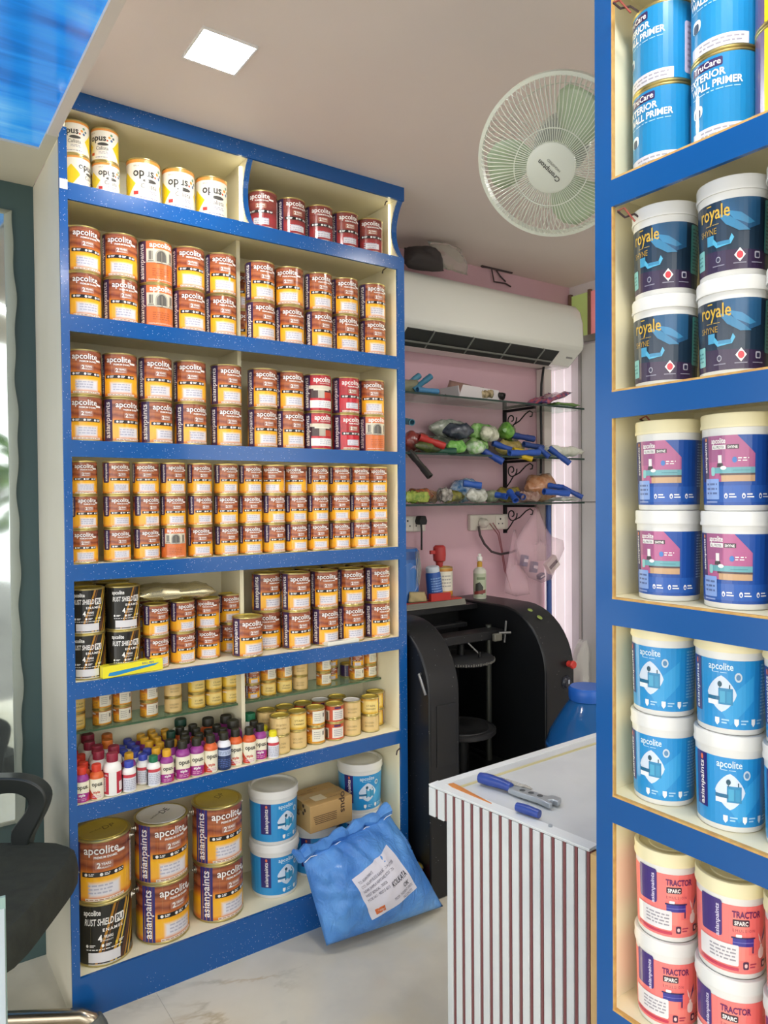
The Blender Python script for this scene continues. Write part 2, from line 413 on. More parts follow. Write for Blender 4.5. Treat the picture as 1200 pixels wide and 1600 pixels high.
_proto = {}
def tin_meshes(size, style, lid='gold', seed=0):
    key = (size, style, lid, seed)
    if key in _proto: return _proto[key]
    r, H = dims(size)
    kb = ('b', size, 'gold' if style in ('rust', 'brass', 'amber', 'tan') else 'gold')
    if kb not in _proto:
        e = 0.0014 if size != 'gallon' else 0.0022; b = 0.03
        prof = [(0, 0.002), (r - 2 * e, 0.002), (r - e, 0), (r, e), (r, 2 * e), (r - e * 0.8, 3 * e), (r - e * 0.8, H - 3 * e), (r, H - 2.2 * e), (r, H - e), (r - e, H), (r - 3 * e, H), (r - 3.2 * e, H - 3 * e)]
        _proto[kb] = MB().lathe(prof, 32, M_GOLD).mesh('tin_body')
    kl = ('l', size, lid)
    if kl not in _proto:
        e = 0.0014 if size != 'gallon' else 0.0022; m = {'gold': M_GOLDLID, 'white': M_WHITELID, 'steel': M_STEEL}[lid]
        prof = [(0, H - 2.4 * e), (r * 0.62, H - 2.4 * e), (r * 0.66, H - 1.8 * e), (r * 0.72, H - 1.8 * e), (r * 0.75, H - 3.2 * e), (r * 0.8, H - 3.2 * e), (r * 0.84, H - 0.4 * e), (r * 0.88, H - 0.2 * e), (r - 3.1 * e, H - 1.6 * e)]
        if size == 'gallon': prof = [(0, H - 1.2 * e), (r * 0.8, H - 1.2 * e), (r * 0.83, H - 0.5 * e), (r * 0.87, H - 2.2 * e), (r * 0.92, H - 0.4 * e), (r - 3.1 * e, H - 1.2 * e)]
        _proto[kl] = MB().lathe(prof, 32, m).mesh('lid')
    e = 0.0014 if size != 'gallon' else 0.0022
    w = Wrap(H, r - e * 0.8, 0.8 if style == 'rust' else 1.0); z0, z1 = 3.2 * e / H, 1 - 3.2 * e / H
    if style == 'enamel':
        w.around(z0, z1, L_ORANGE)
        enamel_front(w, INDI if size == 'gallon' else PUR, zlo=0.36 if size == 'half' else 0.03); code_print(w, seed)
    elif style in ('maroon', 'scarlet'):
        w.around(z0, z1, L_RED if style == 'maroon' else L_SCARLET); enamel_front(w, PUR); code_print(w, seed)
    elif style == 'pillar':
        w.around(z0, z1, L_SCARLET); w.patch(-0.52, -0.29, 0.03, 0.97, PUR, 2); w.text('asianpaints', -0.35, 0.5, W_, w=0.8, up=True, bold=0.012)
        w.text('apcolite', 0.06, 0.79, W_, h=0.19, w=0.52, bold=0.022); w.text('PREMIUM ENAMEL', 0.12, 0.735, W_, h=0.04, w=0.34)
        w.patch(-0.33, 0.4, 0.36, 0.62, ink('46302e'), 2); w.patch(-0.08, 0.1, 0.36, 0.66, ink('b8b0a0'), 3); w.patch(-0.33, 0.42, 0.6, 0.69, ink('d8d0ba'), 4)
        w.patch(-0.2, 0.25, 0.56, 0.6, ink('e6dfcc'), 5); w.patch(0.1, 0.42, 0.36, 0.52, ink('c4442e'), 3)
        w.patch(-0.3, 0.4, 0.1, 0.3, W_, 3); code_print(w, seed, 0.13, 0.28)
    elif style == 'door':
        w.around(z0, z1, ink('d9743a')); zl = 0.36 if size == 'half' else 0.03
        w.patch(-0.54, -0.31, zl, 0.97, PUR, 2); w.text('asianpaints', -0.37, (zl + 0.97) / 2, W_, w=0.86 * (0.97 - zl), up=True, bold=0.012)
        w.text('apcolite', 0.06, 0.83, W_, h=0.17, w=0.56, bold=0.022)
        w.patch(-0.3, 0.4, 0.5, 0.79, ink('d6d0ba'), 2)
        w.patch(-0.06, 0.16, 0.46, 0.64, ink('5a5650'), 4); w.disc(0.05, 0.64, 0.11, 0.11, ink('5a5650'), 4)
        w.disc(0.05, 0.64, 0.145, 0.145, ink('a8a292'), 3); w.patch(-0.095, 0.195, 0.46, 0.64, ink('a8a292'), 3)
        w.patch(0.04, 0.06, 0.46, 0.72, ink('8a8478'), 5)
        for a in (-0.24, 0.26): w.patch(a, a + 0.09, 0.54, 0.74, ink('7a7468'), 3); w.patch(a - 0.02, a + 0.11, 0.5, 0.53, ink('8c8676'), 3)
        w.patch(-0.3, 0.4, 0.47, 0.5, ink('b8b2a0'), 5)
        w.lines(-0.16, 0.24, 0.16, 0.36, 4, ink('b45a30'), 3, seed); w.text('PREMIUM GLOSS ENAMEL', 0.05, 0.07, W_, h=0.04, w=0.6)
    elif style == 'rust':
        w.around(z0, z1, ink('1c1b17'))
        for a0, wd, c in ((0.02, 0.05, 'b07a20'), (0.1, 0.03, '6a4218'), (0.3, 0.06, 'c89428'), (0.4, 0.035, 'e6c64e'), (0.5, 0.08, '54301a'), (0.6, 0.04, 'b88020'), (0.7, 0.05, 'dab040')):
            w.poly([(a0 - 0.16, z0), (a0 - 0.16 + wd, z0), (a0 + wd + 0.22, z1), (a0 + 0.22, z1)], ink(c), 2)
        w.poly([(-0.75, z0), (-0.72, z0), (-0.52, z1), (-0.55, z1)], ink('463a22'), 2)
        w.text('apcolite', -0.18, 0.82, W_, h=0.12, w=0.34, bold=0.02)
        w.text('RUST SHIELD', -0.05, 0.66, W_, h=0.15, w=0.56, bold=0.015, shear=0.15)
        w.rrect(0.25, 0.45, 0.64, 0.78, 0.02, W_, 4); w.text('PU', 0.35, 0.66, BLK, h=0.14, w=0.15, bold=0.02, lay=6)
        w.text('ENAMEL', 0.22, 0.555, W_, h=0.07, w=0.4, bold=0.02, space=1.3)
        w.text('4', -0.03, 0.4, W_, h=0.15, bold=0.03); w.text('YEARS', 0.13, 0.45, W_, h=0.06, w=0.18, bold=0.02); w.text('WARRANTY', 0.11, 0.4, W_, h=0.035, w=0.22)
        for i, a in enumerate((-0.28, 0.02, 0.28)):
            w.disc(a, 0.335, 0.026, 0.026, ink('e0c83c') if i == 2 else W_, 5, 10); w.patch(a + 0.05, a + 0.16, 0.34, 0.352, W_, 5); w.patch(a + 0.05, a + 0.13, 0.318, 0.33, W_, 5)
        w.lines(-0.3, 0.4, 0.262, 0.292, 1, W_, 5, 4)
        w.patch(-0.26, 0.36, 0.07, 0.23, ink('dad8da'), 4); w.patch(-0.26, 0.36, 0.028, 0.05, ink('c8c6c0'), 4)
        w.lines(-0.9, -0.62, 0.15, 0.85, 12, ink('9a9686'), 3, 5)
    elif style == 'opus':
        w.around(z0, z1, ink('efe9dc')); w.around(0.89, z1, ink('e59a48'), 2)
        w.poly([(-0.72, 0.42), (-0.46, 0.7), (-0.2, 0.42), (-0.46, 0.08)], ink('e8cb22'), 2)
        w.poly([(0.4, 0.42), (0.66, 0.75), (0.92, 0.42), (0.66, 0.05)], ink('e8cb22'), 2)
        w.text('opus', -0.02, 0.585, ink('3a3936'), h=0.27, w=0.47, bold=0.02); w.disc(0.25, 0.605, 0.025, 0.025, ink('d8502e'), 4)
        w.text('BIRLA', -0.18, 0.8, ink('8a8880'), h=0.05)
        for a, z, c in ((0.31, 0.7, 'e8962e'), (0.37, 0.78, '6a9c7a'), (0.37, 0.62, '4a6a9a'), (0.43, 0.7, '52707a')): w.disc(a, z, 0.036, 0.036, ink(c), 4)
        w.disc(0.12, 0.49, 0.16, 0.045, ink('4c4a46'), 3, 18)
        w.text('Calista', 0.1, 0.32, ink('55534e'), h=0.15, w=0.36); w.lines(0.0, 0.28, 0.2, 0.28, 2, GREY, 4, 6)
        w.patch(-0.25, -0.14, 0.17, 0.25, ink('c8362e'), 3); w.lines(-0.1, 0.3, 0.08, 0.14, 1, GREY, 4, 8)
        w.text('opus', -0.62, 0.5, ink('4a4844'), w=0.3, up=True, bold=0.02)
    elif style == 'primer':
        w.around(z0, z1, ink('1f84bd'))
        w.rrect(-0.34, 0.05, 0.83, 0.93, 0.02, ink('3a2a5c'), 2); w.text('TruCare', -0.14, 0.85, W_, h=0.1, w=0.34, bold=0.015)
        w.text('EXTERIOR', -0.16, 0.72, W_, h=0.115, w=0.48, bold=0.025); w.text('WALL PRIMER', -0.05, 0.61, W_, h=0.115, w=0.62, bold=0.025)
        w.lines(-0.34, 0.26, 0.56, 0.585, 1, ink('a8d0e8'), 4, 2); w.rrect(-0.33, -0.18, 0.33, 0.47, 0.05, ink('d8e4ea'), 3); w.rrect(-0.3, -0.21, 0.33, 0.43, 0.03, ink('1d3a5c'), 4)
        w.patch(-0.34, 0.36, z0, 0.17, ink('d4d4de'), 2); w.lines(-0.2, 0.3, 0.06, 0.15, 2, GREY, 3, seed)
        w.rrect(0.6, 1.0, 0.77, 0.9, 0.02, ink('3a2a5c'), 2); w.text('asianpaints', 0.8, 0.81, W_, w=0.34, bold=0.01)
        w.rrect(0.5, 0.98, 0.1, 0.73, 0.03, ink('ccc6da'), 2); w.lines(0.54, 0.94, 0.15, 0.7, 8, ink('a49eb6'), 3, 12)
    elif style == 'yellow_primer':
        w.around(z0, z1, ink('ecd61c')); w.patch(-0.9, -0.3, z0, z1, ink('5a4878'), 2); w.text('asianpaints', -0.62, 0.5, W_, w=0.8, up=True, bold=0.012)
        w.text('TruCare', 0.0, 0.8, W_, h=0.12, w=0.4, bold=0.02); w.lines(-0.2, 0.3, 0.4, 0.7, 4, ink('c8902c'), 3, 5); w.disc(0, 0.25, 0.1, 0.08, W_, 3)
    elif style == 'brass':
        w.around(z0, z1, L_BRASS); w.text('STAIN', 0.05, 0.5, ink('7c6432'), h=0.16, w=0.5); w.text('VARNISH', 0.05, 0.32, ink('7c6432'), h=0.15, w=0.58)
        w.patch(0.62, 0.74, z0, z1, ink('704028'), 2); w.patch(0.74, 0.98, 0.12, 0.9, ink('d8d4d4'), 2); w.text('apcolite', -0.6, 0.72, W_, w=0.4, bold=0.02)
    elif style == 'tan':
        w.around(z0, z1, L_TAN); w.text('GOLDEN', 0.0, 0.52, ink('9a8452'), h=0.15, w=0.56); w.text('BROWN', 0.0, 0.33, ink('9a8452'), h=0.15, w=0.5)
        w.patch(0.7, 0.86, z0, z1, ink('8a5a30'), 2)
    elif style == 'amber':
        w.around(z0, z1, L_BRASS2); w.patch(-0.1, 0.72, 0.18, 0.86, ink('e8e4d2'), 3); w.lines(0.0, 0.36, 0.3, 0.76, 4, ink('aaa89e'), 4, seed); w.patch(0.5, 0.6, 0.5, 0.72, ink('6a665e'), 4)
        w.text('apcolite', -0.55, 0.72, W_, w=0.5, bold=0.02); w.lines(-0.7, -0.2, 0.15, 0.5, 4, ink('8a4a20'), 3, 4)
    elif style == 'redmini':
        w.around(z0, z1, ink('cc5636')); w.patch(-0.1, 0.62, 0.16, 0.74, ink('e4ddd2'), 3); w.lines(0, 0.5, 0.24, 0.66, 4, GREY, 4, seed)
        w.rrect(0.0, 0.4, 0.79, 0.9, 0.03, ink('4a2e58'), 3); w.patch(-0.62, -0.3, 0.14, 0.7, ink('d0c8b0'), 3); w.patch(-0.54, -0.38, 0.14, 0.56, ink('5a564c'), 4); w.disc(-0.46, 0.56, 0.08, 0.08, ink('5a564c'), 4)
    elif style == 'bluemini':
        w.around(z0, z1, ink('3a2c58')); w.patch(0.1, 0.7, z0, z1, ink('c06038'), 2); w.text('asianpaints', -0.1, 0.5, W_, w=0.8, up=True); w.lines(0.16, 0.6, 0.2, 0.7, 4, W_, 3, 3)
    parts = [('tin_body', _proto[kb]), ('lid', _proto[kl]), ('label_print', w.finish('label_print'))]
    if size == 'gallon':
        if 'ears' not in _proto:
            mb = MB()
            for sg in (-1, 1):
                mb.lathe([(0, 0), (0.011, 0), (0.011, 0.003), (0.006, 0.004), (0.006, 0.007), (0, 0.008)], 14, M_STEEL, Matrix.Translation((sg * (r - 0.003), 0, H * 0.86)) @ Matrix.Rotation(sg * math.pi / 2, 4, 'Y'))
            pts = [(r * 1.07 * math.cos(R(g)), 0.002 + (r + 0.007) * math.sin(R(-g)) * 0.999, H * 0.86 - 0.0) for g in range(0, 181, 12)]
            pts = [(x, -abs(y) if False else abs(y), H * 0.86 - abs(y) * 0.5) for x, y, z in pts]
            mb.tube(pts, 0.0016, 6, M_STEEL)
            _proto['ears'] = mb.mesh('handle')
        parts.append(('handle', _proto['ears']))
    _proto[key] = parts
    return parts
def cam_turn(x, y): return math.atan2(-x, y)
def place(name, parts, loc, phi, label, cat, group=None):
    """one container: an Empty at its base with its own parts (meshes shared between look-alikes)"""
    t = thing(name, label, cat, loc, cam_turn(loc[0], loc[1]) + R(phi), group)
    for n, me in parts: obj(n, me, t)
    return t

def bucket_meshes(style, size, lidcol='white', seed=0):
    key = ('bk', style, size, lidcol, seed)
    if key in _proto: return _proto[key]
    rt, rb, H = {'one': (0.0465, 0.0435, 0.134), 'four': (0.0765, 0.072, 0.168)}[size]
    lidh = H * 0.15
    def rad(z): return rb + (rt - rb) * min(1, z / (H - lidh))
    kb = ('bb', size)
    if kb not in _proto:
        prof = [(0, 0.003), (rb * 0.9, 0.003), (rb * 0.93, 0), (rb - 0.0015, 0), (rb, 0.002), (rad(H * 0.5), H * 0.5), (rt, H - lidh), (rt, H - lidh * 0.6)]
        _proto[kb] = MB().lathe(prof, 40, M_BUCKET).mesh('bucket_body')
    kl = ('bl', size, lidcol)
    if kl not in _proto:
        zt = H; k = rt * 0.045
        prof = [(rt + 0.0005, H - lidh), (rt + k, H - lidh), (rt + k * 1.2, H - lidh * 0.85), (rt + k * 0.75, H - lidh * 0.7), (rt + k, H - lidh * 0.15), (rt + k * 0.6, H - 0.0005), (rt, H), (rt * 0.92, H), (rt * 0.88, H - lidh * 0.2), (rt * 0.6, H - lidh * 0.2), (rt * 0.57, H - lidh * 0.14), (0, H - lidh * 0.14)]
        _proto[kl] = MB().lathe(prof, 40, M_CREAMLID if lidcol == 'cream' else M_BUCKET).mesh('lid')
    w = Wrap(H, rad, {'ace': 0.72, 'royale': 0.76, 'protek': 0.76, 'tractor': 0.72}[style] if size == 'one' else 0.95); z0, z1 = 0.06, 0.77
    if style == 'ace':
        w.around(z0, z1, ink('2a90cf'))
        w.poly([(0.0, 0.3), (0.5, 0.62), (0.5, 0.36), (0.18, 0.1)], ink('3a9fd8'), 2)
        w.patch(-0.62, -0.5, 0.1, 0.72, ink('3c9cd6'), 2)
        w.patch(-0.47, -0.26, 0.2, 0.77, INDI, 3); w.text('asianpaints', -0.32, 0.45, W_, w=0.46, up=True, bold=0.012); w.disc(-0.35, 0.72, 0.022, 0.03, ink('e0704a'), 4)
        w.text('apcolite', 0.05, 0.67, ink('d8ecf4'), h=0.105, w=0.33, bold=0.014); w.lines(-0.06, 0.16, 0.635, 0.65, 1, ink('b8dcf0'), 4, 2)
        cx, cz = 0.06, 0.42
        w.rrect(cx - 0.01, cx + 0.01, cz, cz + 0.01, 0.004, W_, 3)
        pts = []
        for g in range(0, 360, 15):
            q = R(g); d = (abs(math.cos(q)) ** 1.35 + abs(math.sin(q)) ** 1.35) ** (-1 / 1.35); pts.append((cx + 0.2 * d * math.cos(q), cz + 0.19 * d * math.sin(q)))
        w.poly(pts, ink('cfdcea'), 3)
        w.patch(cx - 0.04, cx + 0.15, cz - 0.11, cz + 0.06, ink('2f86b4'), 4); w.patch(cx - 0.02, cx + 0.05, cz - 0.09, cz + 0.03, ink('49a3c8'), 5); w.patch(cx + 0.07, cx + 0.13, cz - 0.09, cz + 0.03, ink('3a94be'), 5)
        w.patch(cx - 0.19, cx - 0.02, cz - 0.07, cz - 0.03, ink('24688e'), 5); w.patch(cx - 0.19, cx - 0.05, cz - 0.12, cz - 0.07, ink('e8eef2'), 5)
        w.disc(cx - 0.02, cz + 0.1, 0.03, 0.03, ink('1d4a5e'), 5); w.patch(cx - 0.025, cx - 0.015, cz + 0.05, cz + 0.1, ink('2a5a6a'), 5); w.patch(cx + 0.1, cx + 0.115, cz + 0.06, cz + 0.1, ink('1d4a5e'), 5)
        w.disc(0.28, 0.6, 0.05, 0.05, ink('c4d4de'), 3); w.disc(0.28, 0.6, 0.03, 0.03, ink('5a8ab4'), 4)
        for a in (0.0, 0.26, 0.5):
            w.poly([(a - 0.03, 0.17), (a + 0.03, 0.17), (a + 0.03, 0.12), (a, 0.09), (a - 0.03, 0.12)], W_, 3); w.patch(a + 0.06, a + 0.16, 0.145, 0.16, ink('a8d2ea'), 3); w.patch(a + 0.06, a + 0.13, 0.115, 0.13, ink('a8d2ea'), 3)
        w.lines(0.62, 0.86, 0.2, 0.74, 16, ink('7cc0e4'), 3, 7)
    elif style == 'royale':
        w.around(z0, z1, ink('1f3346'))
        w.poly([(-0.7, z0), (0.6, z0), (0.6, 0.24), (-0.7, 0.3)], ink('3a2c48'), 2)
        w.poly([(0.0, 0.77), (0.5, 0.77), (0.5, 0.5), (0.3, 0.44), (0.1, 0.55)], ink('2b5a82'), 2)
        w.poly([(0.06, 0.66), (0.16, 0.56), (0.34, 0.5), (0.42, 0.52), (0.24, 0.62)], ink('3f86b2'), 3)
        w.poly([(-0.05, 0.64), (0.06, 0.52), (0.22, 0.44), (0.36, 0.44), (0.1, 0.6)], ink('3a7fa8'), 4)
        w.text('royale', -0.1, 0.6, ink('d2ac3c'), h=0.2, w=0.42, bold=0.01); w.patch(-0.2, -0.13, 0.735, 0.747, ink('d2ac3c'), 4)
        w.lines(-0.22, 0.0, 0.535, 0.555, 1, ink('a08a50'), 5, 2); w.text('SHYNE', -0.19, 0.45, ink('b4913c'), h=0.09, w=0.26)
        w.patch(-0.2, -0.1, 0.34, 0.44, ink('4a9cc4'), 5); w.poly([(-0.12, 0.36), (-0.06, 0.3), (0.12, 0.32), (0.16, 0.38), (0.13, 0.42), (0.1, 0.36), (-0.04, 0.34), (-0.1, 0.4)], ink('56aed2'), 6)
        w.patch(-0.05, 0.11, 0.325, 0.36, ink('3a86ae'), 7)
        w.poly([(0.16, 0.2), (0.23, 0.27), (0.3, 0.2), (0.23, 0.13)], W_, 5); w.disc(0.23, 0.2, 0.04, 0.038, ink('d23a46'), 6)
        w.disc(-0.04, 0.18, 0.032, 0.032, ink('a8a8b4'), 5); w.disc(-0.04, 0.18, 0.022, 0.022, ink('32304a'), 6); w.rrect(0.42, 0.5, 0.16, 0.23, 0.015, ink('b8b8c4'), 5); w.rrect(0.435, 0.485, 0.17, 0.215, 0.01, ink('32304a'), 6)
        for a in (-0.04, 0.23, 0.46): w.patch(a - 0.08, a + 0.08, 0.115, 0.125, ink('8c8a9a'), 5)
        w.rrect(-0.42, -0.26, 0.12, 0.32, 0.015, ink('7cc0c0'), 4); w.lines(-0.4, -0.3, 0.16, 0.28, 3, ink('4a8a90'), 5, 3)
        w.rrect(0.58, 0.98, 0.22, 0.75, 0.02, ink('4aa09c'), 4); w.lines(0.61, 0.95, 0.25, 0.72, 13, ink('2c6a70'), 5, 8)
    elif style == 'protek':
        w.around(z0, z1, ink('2150a0')); PK = ink('b4608e')
        w.poly([(-0.3, 0.3), (0.32, 0.3), (0.32, 0.58), (0.1, 0.77), (-0.3, 0.77)], PK, 2)
        w.poly([(-0.3, 0.5), (-0.05, 0.5), (-0.05, 0.77), (-0.3, 0.77)], ink('a05a86'), 3)
        w.text('apcolite', -0.14, 0.69, W_, h=0.08, w=0.2, bold=0.02); w.patch(-0.23, -0.04, 0.63, 0.675, W_, 4); w.text('ALL PROTEK', -0.135, 0.637, ink('555060'), h=0.04, w=0.16, lay=6)
        w.patch(-0.03, 0.12, 0.63, 0.675, ink('44303e'), 4); w.text('SHYNE', 0.045, 0.637, W_, h=0.04, w=0.12, lay=6, bold=0.02)
        w.disc(0.07, 0.52, 0.03, 0.03, ink('3c78c0'), 4); w.lines(0.11, 0.24, 0.5, 0.55, 2, W_, 5, 4)
        w.patch(-0.14, -0.09, 0.49, 0.57, ink('e8e4e4'), 5); w.poly([(-0.16, 0.45), (-0.07, 0.45), (-0.08, 0.49), (-0.15, 0.49)], ink('4a4448'), 5); w.disc(-0.07, 0.44, 0.04, 0.02, W_, 6)
        w.patch(-0.2, 0.32, 0.385, 0.445, ink('6aa8b0'), 4); w.rrect(-0.25, -0.19, 0.36, 0.45, 0.02, ink('8cc4c4'), 5); w.patch(0.05, 0.26, 0.41, 0.416, ink('4a828c'), 5)
        w.patch(-0.1, 0.32, 0.3, 0.37, ink('c4a07a'), 4); w.patch(-0.12, 0.32, 0.365, 0.385, ink('584848'), 5)
        w.patch(-0.44, -0.3, 0.3, 0.77, ink('3a3060'), 3); w.text('asianpaints', -0.335, 0.55, W_, w=0.32, up=True, bold=0.015); w.disc(-0.35, 0.735, 0.02, 0.02, ink('e08a50'), 4)
        w.patch(-0.3, 0.6, 0.09, 0.26, ink('2a5cae'), 2); w.rrect(-0.36, -0.13, 0.12, 0.33, 0.01, ink('86a4dc'), 6); w.lines(-0.33, -0.16, 0.16, 0.3, 3, ink('54689a'), 7, seed); w.patch(-0.36, -0.16, 0.085, 0.1, ink('8aa0d0'), 5)
        for a in (-0.04, 0.18, 0.4): w.disc(a, 0.155, 0.022, 0.028, W_, 4); w.disc(a, 0.15, 0.011, 0.014, ink('2a5cae'), 5); w.patch(a + 0.04, a + 0.11, 0.165, 0.178, W_, 4); w.patch(a + 0.04, a + 0.13, 0.138, 0.15, W_, 4)
        w.lines(0.6, 0.84, 0.25, 0.74, 16, ink('8ab0e0'), 3, 7)
    elif style == 'tractor':
        w.around(z0, z1, ink('ee7c78'))
        for i, (a, z) in enumerate(((-0.1, 0.5), (0.3, 0.28), (0.1, 0.1), (0.5, 0.6), (-0.1, 0.2))): w.patch(a, a + 0.22, z, z + 0.16, ink('f39a92' if i % 2 else 'f08a80'), 2)
        w.rrect(-0.56, -0.24, 0.42, 0.8, 0.03, ink('443078'), 3); w.patch(-0.56, -0.24, 0.68, z1, ink('443078'), 3)
        w.text('asianpaints', -0.28, 0.58, ink('d8d0e4'), w=0.34, up=True, bold=0.02)
        w.text('TRACTOR', 0.09, 0.65, ink('6a2a60'), h=0.095, w=0.4, bold=0.03); w.rrect(-0.1, 0.12, 0.56, 0.63, 0.012, ink('46303e'), 4); w.text('SPARC', 0.01, 0.573, W_, h=0.06, w=0.18, bold=0.03, lay=6)
        w.text('EMULSION', 0.05, 0.5, ink('a84a5c'), h=0.042, w=0.3, space=1.4)
        w.patch(-0.12, 0.21, 0.43, 0.445, ink('2c2a5e'), 4); w.patch(-0.1, 0.19, 0.35, 0.43, ink('3a3a94'), 4); w.patch(-0.1, 0.19, 0.388, 0.393, ink('8a8ad0'), 5)
        for a in (-0.1, 0.17): w.patch(a, a + 0.02, 0.28, 0.35, ink('2c2a5e'), 4)
        w.rrect(-0.06, 0.02, 0.445, 0.475, 0.01, W_, 4)
        w.rrect(0.27, 0.38, 0.21, 0.33, 0.045, W_, 4); w.patch(0.305, 0.345, 0.31, 0.36, W_, 4)
        w.poly([(0.32, 0.36), (0.36, 0.48), (0.39, 0.54), (0.38, 0.45)], ink('443078'), 5); w.poly([(0.32, 0.36), (0.29, 0.44), (0.26, 0.49), (0.28, 0.41)], W_, 5)
        w.rrect(-0.6, -0.02, 0.14, 0.36, 0.02, ink('e2dfe0'), 5); w.lines(-0.42, -0.06, 0.18, 0.33, 4, ink('97949c'), 6, seed); w.patch(-0.6, -0.02, 0.09, 0.12, ink('c4405a'), 5)
        for a in (0.08, 0.38): w.rrect(a - 0.04, a + 0.04, 0.11, 0.19, 0.015, ink('4a2a4a'), 4); w.disc(a, 0.15, 0.022, 0.022, ink('f0c8c4'), 5); w.patch(a + 0.06, a + 0.16, 0.155, 0.17, ink('b0405a'), 4); w.patch(a + 0.06, a + 0.14, 0.125, 0.14, ink('b0405a'), 4)
    _proto[key] = [('bucket_body', _proto[kb]), ('lid', _proto[kl]), ('label_print', w.finish('label_print'))]
    return _proto[key]

def bottle_meshes(style, cap, size):
    """small stainer and tint bottles"""
    key = ('bt', style, cap, size)
    if key in _proto: return _proto[key]
    r, H = {'s': (0.0185, 0.082), 'm': (0.0185, 0.092), 't': (0.0205, 0.107), 'w': (0.0235, 0.112), 'x': (0.028, 0.118)}[size]
    hs = H * 0.68; rc = r * 0.62; hc = H * 0.2
    body_c = {'white': 'f2f0ea', 'opus': 'f0ead2', 'orange': 'f0ead2', 'navy': '24345e', 'maroon': 'f2efe8', 'purple': '8c2c78'}[style]
    sh_c = {'opus': '963a8a', 'orange': 'd8622c', 'navy': 'e6e6ea', 'purple': '8c2c78'}.get(style, body_c)
    bm_, sm = mat('bottle_' + body_c, body_c, 0.3, coat=0.2), mat('bottle_' + sh_c, sh_c, 0.3, coat=0.2)
    prof = [(0, 0.001), (r * 0.85, 0.0), (r * 0.97, 0.002), (r, 0.006), (r, hs * 0.93), (r * 0.97, hs), (r * 0.86, hs + H * 0.06), (rc * 0.95, hs + H * 0.11), (rc * 0.9, H - hc)]
    mats = [bm_, bm_, bm_, bm_, sm, sm, sm, sm]
    body = MB().lathe(prof, 22, None, None, mats).mesh('bottle_body')
    cm = mat('cap_' + cap, {'red': 'd8432e', 'maroon': '92283e', 'orange': 'd9782c', 'blue': '4250b4', 'yellow': 'e2ad30', 'green': '1f7450', 'black': '2c2a20', 'lemon': 'ece022', 'dgreen': '1c4234'}[cap], 0.45)
    cp = [(rc * 0.9, H - hc)]; 
    mbc = MB().lathe([(0, H - hc), (rc, H - hc), (rc, H - hc * 0.1), (rc * 0.93, H), (0, H)], 22, cm)
    for i in range(22):
        a = 2 * math.pi * (i + 0.5) / 22; x, y = rc * 1.0 * math.sin(a), -rc * math.cos(a)
        mbc.obox((x, y, H - hc * 0.52), (0.0011, 0.0011, hc * 0.8), Matrix.Rotation(a, 3, 'Z'), cm)
    w = Wrap(H, r); 
    if style == 'white':
        w.patch(-0.32, 0.32, 0.06, 0.6, ink('dfe0e8'), 1); w.patch(-0.32, 0.32, 0.5, 0.6, ink('cc4450'), 2); w.patch(-0.36, -0.22, 0.06, 0.6, ink('22242e'), 3)
        w.text('universal', -0.27, 0.32, W_, w=0.4, up=True); w.lines(-0.18, 0.26, 0.1, 0.46, 6, ink('a4a8b8'), 3, 3); w.patch(0.3, 0.32, 0.06, 0.6, ink('cc4450'), 3)
    elif style in ('opus', 'orange'):
        low = ink('a43086') if style == 'opus' else ink('cc4a34')
        pts = [(-0.36, 0.04), (0.36, 0.04)] + [(0.36 * math.cos(R(g)), 0.17 + 0.13 * math.sin(R(g))) for g in range(0, 181, 20)]
        if style == 'opus': w.poly(pts, low, 2); w.poly([(0.1, 0.05), (0.34, 0.05), (0.34, 0.22), (0.2, 0.24)], ink('c42a5c'), 3)
        else: w.poly([(-0.36, 0.04), (0.02, 0.04), (-0.04, 0.12), (-0.2, 0.3), (-0.36, 0.4)], low, 2)
        w.patch(-0.5, 0.5, 0.62, 0.66, ink(sh_c), 2)
        w.text('opus.', 0.03, 0.42, ink('2c2a28'), h=0.17, w=0.32, bold=0.02); w.text('style', 0.0, 0.21, W_ if style == 'opus' else low, h=0.1, w=0.18, bold=0.03); w.lines(-0.12, 0.12, 0.08, 0.17, 2, ink('e0a8c0'), 4, 2)
        w.patch(-0.32, -0.22, 0.1, 0.18, W_, 4)
        for i, z in enumerate((0.32, 0.4, 0.48)): w.disc(-0.36, z, 0.022, 0.022, ink(('c44a40', 'c87a40', 'a83a60')[i]), 3, 8)
        w.patch(0.5, 0.95, 0.08, 0.52, ink('d8d6d0'), 2); w.lines(0.54, 0.9, 0.12, 0.48, 6, GREY, 3, 5)
    elif style == 'maroon':
        w.patch(-0.5, 0.5, 0.06, 0.58, ink('c0283c'), 1); w.patch(-0.12, 0.06, 0.06, 0.58, ink('efece6'), 2); w.patch(0.3, 0.44, 0.06, 0.6, ink('241e22'), 3)
        w.patch(-0.32, -0.2, 0.12, 0.46, ink('e6d8d6'), 3); w.lines(-0.31, -0.21, 0.14, 0.44, 7, ink('b0808a'), 4, 4); w.text('UNIVERSAL', -0.3, 0.5, W_, h=0.06, w=0.32, bold=0.02); w.rrect(0.12, 0.24, 0.12, 0.34, 0.01, ink('efe4e2'), 3)
    elif style == 'navy':
        w.patch(-0.2, 0.26, 0.4, 0.56, ink('b8c4de'), 2); w.lines(-0.16, 0.22, 0.43, 0.53, 3, ink('6a7a9c'), 3, 2); w.lines(-0.22, 0.26, 0.08, 0.32, 5, ink('5a74b0'), 2, 6)
    elif style == 'purple':
        w.text('opus', 0, 0.45, ink('e0c8d8'), w=0.3)
        w.patch(-0.4, 0.4, 0.08, 0.36, ink('f0ead2'), 2)
    lab = w.finish('label_print') if w.f else None
    ps = [('bottle_body', body), ('cap', mbc.mesh('cap'))]
    if lab: ps.append(('label_print', lab))
    _proto[key] = ps
    return ps

